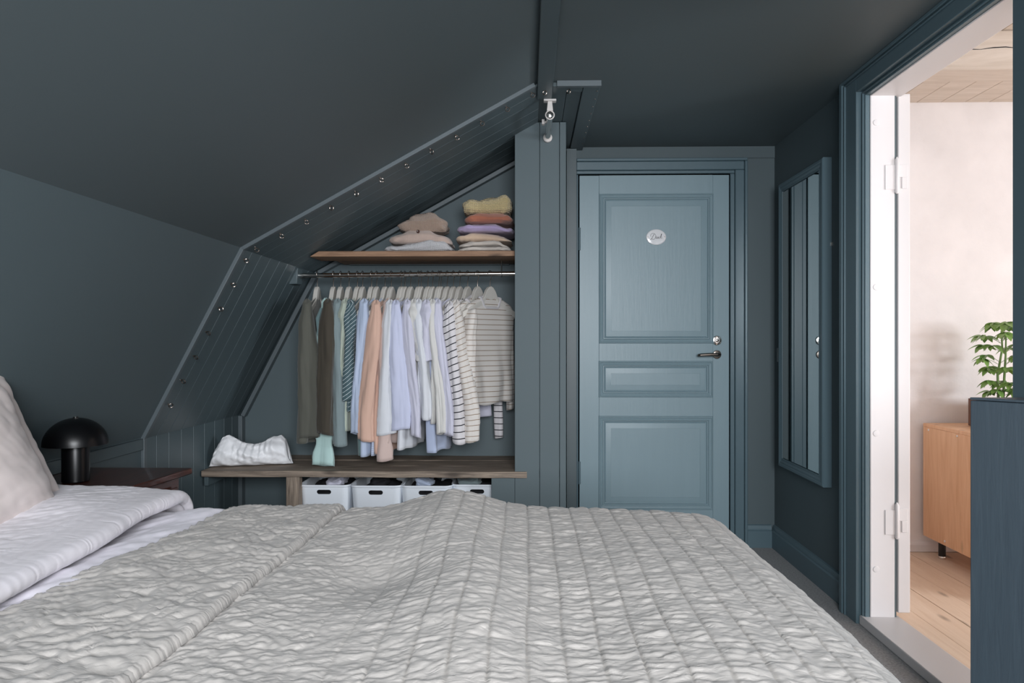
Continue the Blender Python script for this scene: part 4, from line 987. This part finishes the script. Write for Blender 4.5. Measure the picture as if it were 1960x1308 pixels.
def arc_drop(a, a0, r, drop):
    """horizontal run then rounded fall: returns (distance, fall) for arc length a past a0"""
    t = np.maximum(a - a0, 0); ang = np.minimum(t / r, PI / 2 - .12)
    hor = np.where(t > 0, r * np.sin(ang), 0); ver = r * (1 - np.cos(ang))
    rest = np.maximum(t - r * (PI / 2 - .12), 0)
    return np.minimum(a, a0) + hor + rest * math.sin(.12), ver + rest * math.cos(.12)

def cloth_sheet(name, a0, a1, b0, b1, step, fx_, wr, m, parent, thick=.006, seam=None):
    na, nb = int((a1 - a0) / step), int((b1 - b0) / step)
    A, Bb = np.meshgrid(np.linspace(a0, a1, na), np.linspace(b0, b1, nb))
    P = fx_(A, Bb)
    du = np.gradient(P, axis=1); dv = np.gradient(P, axis=0)
    N = np.cross(du, dv); N /= np.linalg.norm(N, axis=-1, keepdims=True) + 1e-9
    P = P + N * wr(A, Bb)[..., None]
    uv = np.stack([A, Bb], -1)
    o = grid_mesh(name, P, m, parent, uv=uv, thick=thick)
    if seam is not None:
        at_ = o.data.attributes.new('seam', 'FLOAT', 'POINT'); at_.data.foreach_set('value', seam(A, Bb).astype(np.float32).ravel())
    return o

XF, YF, YN = .43, 1.905, .44
def quilt_base(A, Bb):
    x, fall = arc_drop(A, XF, .17, 0)
    y, fall2 = arc_drop(Bb, YF, .09, 0)
    # near edge
    t = np.maximum(YN - Bb, 0); y = np.where(Bb < YN, YN - np.minimum(t, .05), y); fall2 = fall2 + np.where(Bb < YN, np.maximum(t - .03, 0), 0)
    z = topsurf(np.minimum(A, XF), np.clip(Bb, YN, YF)) - fall - fall2
    x = x + .012 * noise2(A * 3, Bb * 5, 31) * smooth(XF, XF + .3, A)
    return np.stack([x, y, np.maximum(z, .03)], -1)
PS = .0555
def quilt_seam(A, Bb):
    """strength of the darker tint along the quilting lines"""
    c = (A + .010 * noise2(A * 2, Bb * 2.5, 41)) / PS; d = np.abs(c - np.round(c)) * PS
    return .50 * smooth(-.42, -.1, A) * np.clip(1.25 - d / .0030, 0, 1)
def quilt_wr(A, Bb):
    wob = .010 * noise2(A * 2, Bb * 2.5, 41)
    c = (A + wob) / PS; ci = np.floor(c); t = c - ci; s = np.sin(PI * t)
    strong = smooth(-.48, -.15, A)
    bow = .010 * s
    ph = ci * 7.31
    n1 = noise2(A * 22, (Bb + bow) * 58 + ph, 51)
    n2 = noise2(A * 40 + 3, (Bb + bow * .6) * 125 + ph, 57)
    n3 = noise2(A * 9, (Bb + .5 * bow) * 28, 61)
    n4 = noise2(A * 90, Bb * 210, 63)
    warp = .02 * noise2(A * 8, Bb * 8, 71)
    r1 = np.abs(noise2((A + warp) * 30, (Bb + warp) * 50, 73)); r2 = np.abs(noise2((A - warp) * 66, (Bb + warp) * 105, 79)); r3 = noise2(A * 11, Bb * 24, 83)
    colm = .0050 * np.abs(n1) + .0018 * np.abs(n2) + .0022 * n3
    rand = .0056 * r1 + .0022 * r2 + .0026 * r3
    env = .45 + .55 * s ** .35
    h = colm * env * strong + rand * (1 - strong) + (.30 * rand) * strong * env + .0003 * n4
    h = h - .0024 * (1 - np.minimum(1, s * 6.0)) * (.22 + .78 * strong)
    # cross quilting seams, fainter
    cb_ = (Bb + .012 * noise2(A * 3, Bb * 3, 91)) / .21; tb_ = np.abs((cb_ - np.floor(cb_)) - .5) * 2
    h = h - .0020 * np.exp(-((1 - tb_) / .03) ** 2)
    h = h - .006 * np.exp(-((A + .512 + .025 * (1.95 - Bb) - .006) / .014) ** 2)
    soft = 1 - .35 * smooth(XF, XF + .2, A)
    return h * soft
qt = empty('bedspread', (-.1, 1.2, .6), 'crinkled grey quilted bedspread covering the bed', 'bedspread')
cloth_sheet('quilt', -.80, XF + .72, YN - .30, YF + .52, .0033, quilt_base, quilt_wr, M['quilt'], qt, thick=.005, seam=quilt_seam)

# folded back flap of the quilt
def flap_base(A, Bb):
    # A: 0 at the rolled edge (x=-.51), growing towards the head
    x = -.512 - A; y, fall2 = arc_drop(Bb, YF + .002, .096, 0)
    t = np.maximum(YN - Bb, 0); y = np.where(Bb < YN, YN - np.minimum(t, .05), y); fall2 = fall2 + np.where(Bb < YN, np.maximum(t - .03, 0), 0)
    xw = x - .025 * (1.95 - y) - .09 * (1.65 - y) * np.clip(A / .328, 0, 1) + .006 * noise2(Bb * 4, Bb * 0 + 2, 14) + .004 * noise2(Bb * 14, Bb * 0 + 5, 15)
    lift = .0150 * np.sqrt(np.clip(A / .007, 0, 1)) - .010 * smooth(.25, .34, A)
    z = topsurf(x, np.clip(Bb, YN, YF)) - fall2 + lift - .003
    return np.stack([xw, y, z], -1)
def flap_wr(A, Bb):
    warp = .022 * noise2(A * 9, Bb * 9, 171); w2 = .022 * noise2(A * 9 + 5, Bb * 9 + 5, 173)
    r1 = np.abs(noise2((A + warp) * 27, (Bb + w2) * 31, 175)); r2 = np.abs(noise2((A + warp) * 60, (Bb + w2) * 66, 177)); r3 = noise2(A * 9, Bb * 12, 179)
    h = .0085 * r1 + .0030 * r2 + .0045 * r3 + .0003 * noise2(A * 160, Bb * 180, 181)
    edge = np.exp(-(A / .008) ** 2)
    rib = .0006 * np.sin(Bb * 2 * PI / .010 + 3 * noise2(Bb * 20, A * 20, 5))
    return h * (1 - .5 * edge) * (.4 + .6 * smooth(0, .01, A)) + rib * np.exp(-((A - .010) / .009) ** 2)
cloth_sheet('folded_flap', 0, .328, YN - .30, YF + .48, .0031, flap_base, flap_wr, M['quilt'], qt, thick=.005)

# sheet strip between quilt and duvet
def sheet_base(A, Bb):
    y, fall2 = arc_drop(Bb, YF - .01, .085, 0)
    z = topsurf(A, np.clip(Bb, YN, YF)) - .006 + .008 * np.exp(-((A + .90) / .05) ** 2) - .022 * smooth(-1.0, -1.08, A) - fall2
    return np.stack([A + 0 * Bb, y, z], -1)
def sheet_wr(A, Bb):
    return .007 * noise2(A * 9 - Bb * 5, Bb * 6, 211) + .0035 * np.abs(noise2(A * 22 - Bb * 12, Bb * 9, 213)) + .0012 * noise2(A * 50, Bb * 30, 215)
st = tag(cloth_sheet('bed_sheet', -1.50, -.78, YN - .05, YF + .42, .006, sheet_base, sheet_wr, M['sheet'], None, thick=.003), 'white cotton sheet showing between quilt and duvet', 'sheet')
st.data.transform(Matrix.Translation((0, 0, 0)))

# duvet folded back towards the head
dv = empty('duvet', (-1.2, 1.2, .66), 'pinkish white duvet folded back towards the pillow', 'duvet')
def duvet_base(A, Bb):
    # A from 0 at the fold's underside edge, round the edge and on to the head end
    r = .016
    ang = np.clip(A / r, 0, PI) ; x = -.945 + r * np.sin(ang) * 1.2 ; zl = r * (1 - np.cos(ang))
    rest = np.maximum(A - r * PI, 0); x = x - rest
    y, fall2 = arc_drop(Bb, YF + .01, .085, 0)
    xe = x + .014 * noise2(Bb * 3.2, Bb * 0 + 1, 221) * np.exp(-rest / .15) - .07 * (Bb - 1.55)
    puff = .012 * smooth(0, .22, rest) - .004 * smooth(.35, .6, rest) + .010 * noise2(x * 4, Bb * 4, 223) * smooth(0, .1, rest)
    z = .642 + zl + puff - fall2 + .008 * np.exp(-((Bb - 1.75) / .2) ** 2)
    return np.stack([xe, y, z], -1)
def duvet_wr(A, Bb):
    rest = np.maximum(A - .075, 0)
    st_ = noise2(rest * 3 + Bb * 5, Bb * 2.0 - rest * 2, 231)
    s2 = np.abs(noise2(rest * 16 + Bb * 20, Bb * 5 - rest * 4, 233))
    band = np.exp(-((A - .10) / .035) ** 2); rib = .0011 * np.sin(Bb * 2 * PI / .0085 + A * 120)
    seam = -.0016 * np.exp(-((A - .135) / .0022) ** 2) - .0013 * np.exp(-((A - .143) / .002) ** 2)
    calm = .25 + .75 * smooth(0, .12, rest)
    return calm * (.0035 * st_ + .0034 * s2 + .0022 * np.abs(noise2(rest * 30 + Bb * 44, Bb * 8 - rest * 6, 237)) + .0012 * noise2(A * 60, Bb * 40, 235)) * (1 - .5 * band) + rib * band + seam
cloth_sheet('duvet_cover', 0, .63, YN - .05, YF + .30, .0042, duvet_base, duvet_wr, M['duvet'], dv, thick=.004)

# pillows
def pillow(name, lab, c, hw, hh, T_, R, seed):
    t = empty(name, c, lab, 'pillow', 'pillows at the head of the bed')
    n = 90; u = np.linspace(-1, 1, n)[None, :]; v = np.linspace(-1, 1, n)[:, None]
    def side(sg):
        uu = u + 0 * v; vv = v + 0 * u
        shape = (1 - np.abs(uu) ** 2.6) ** .55 * (1 - np.abs(vv) ** 2.6) ** .55
        X_ = uu * hw * (1 - .07 * (1 - vv ** 2)); Y_ = vv * hh * (1 - .07 * (1 - uu ** 2))
        crease = .012 * np.abs(noise2(uu * 2 + vv * 1.2, vv * 3.2 - uu, seed)) * (.3 + .7 * (1 - shape)) + .004 * noise2(uu * 2, vv * 2.6, seed + 1) + .0010 * noise2(uu * 9 + vv * 5, vv * 4, seed + 2)
        Z_ = sg * (T_ * shape + (crease + .002) * np.minimum(1, shape * 3))
        return np.stack([X_, Y_, Z_], -1)
    for nm_, sg in (('pillow_face', 1), ('pillow_back', -1)):
        P = side(sg); P = P @ np.array(R.to_3x3()).T + np.array(c)[None, None, :]
        grid_mesh(nm_, P if sg > 0 else P[:, ::-1], M['pillow'], t)
    # piped seam
    return t
# local x along Y of the room, local y up the slope, local z towards the foot of the bed
def frame(tilt, yaw=0.0):
    up = Vector((-math.sin(tilt), 0, math.cos(tilt))); nn = Vector((math.cos(tilt), 0, math.sin(tilt))); ax = Vector((0, 1, 0))
    R = Matrix((ax, up, nn)).transposed(); return Matrix.Rotation(yaw, 3, 'Z') @ R
pillow('pillow', 'pinkish white pillow standing in front against the sloping wall', (-1.275, 1.50, .815), .30, .195, .085, frame(D(24), D(4)), 301)
pillow('pillow', 'second pillow behind the front one with only a corner showing', (-1.335, 1.58, .85), .30, .185, .05, frame(D(26), D(2)), 311)
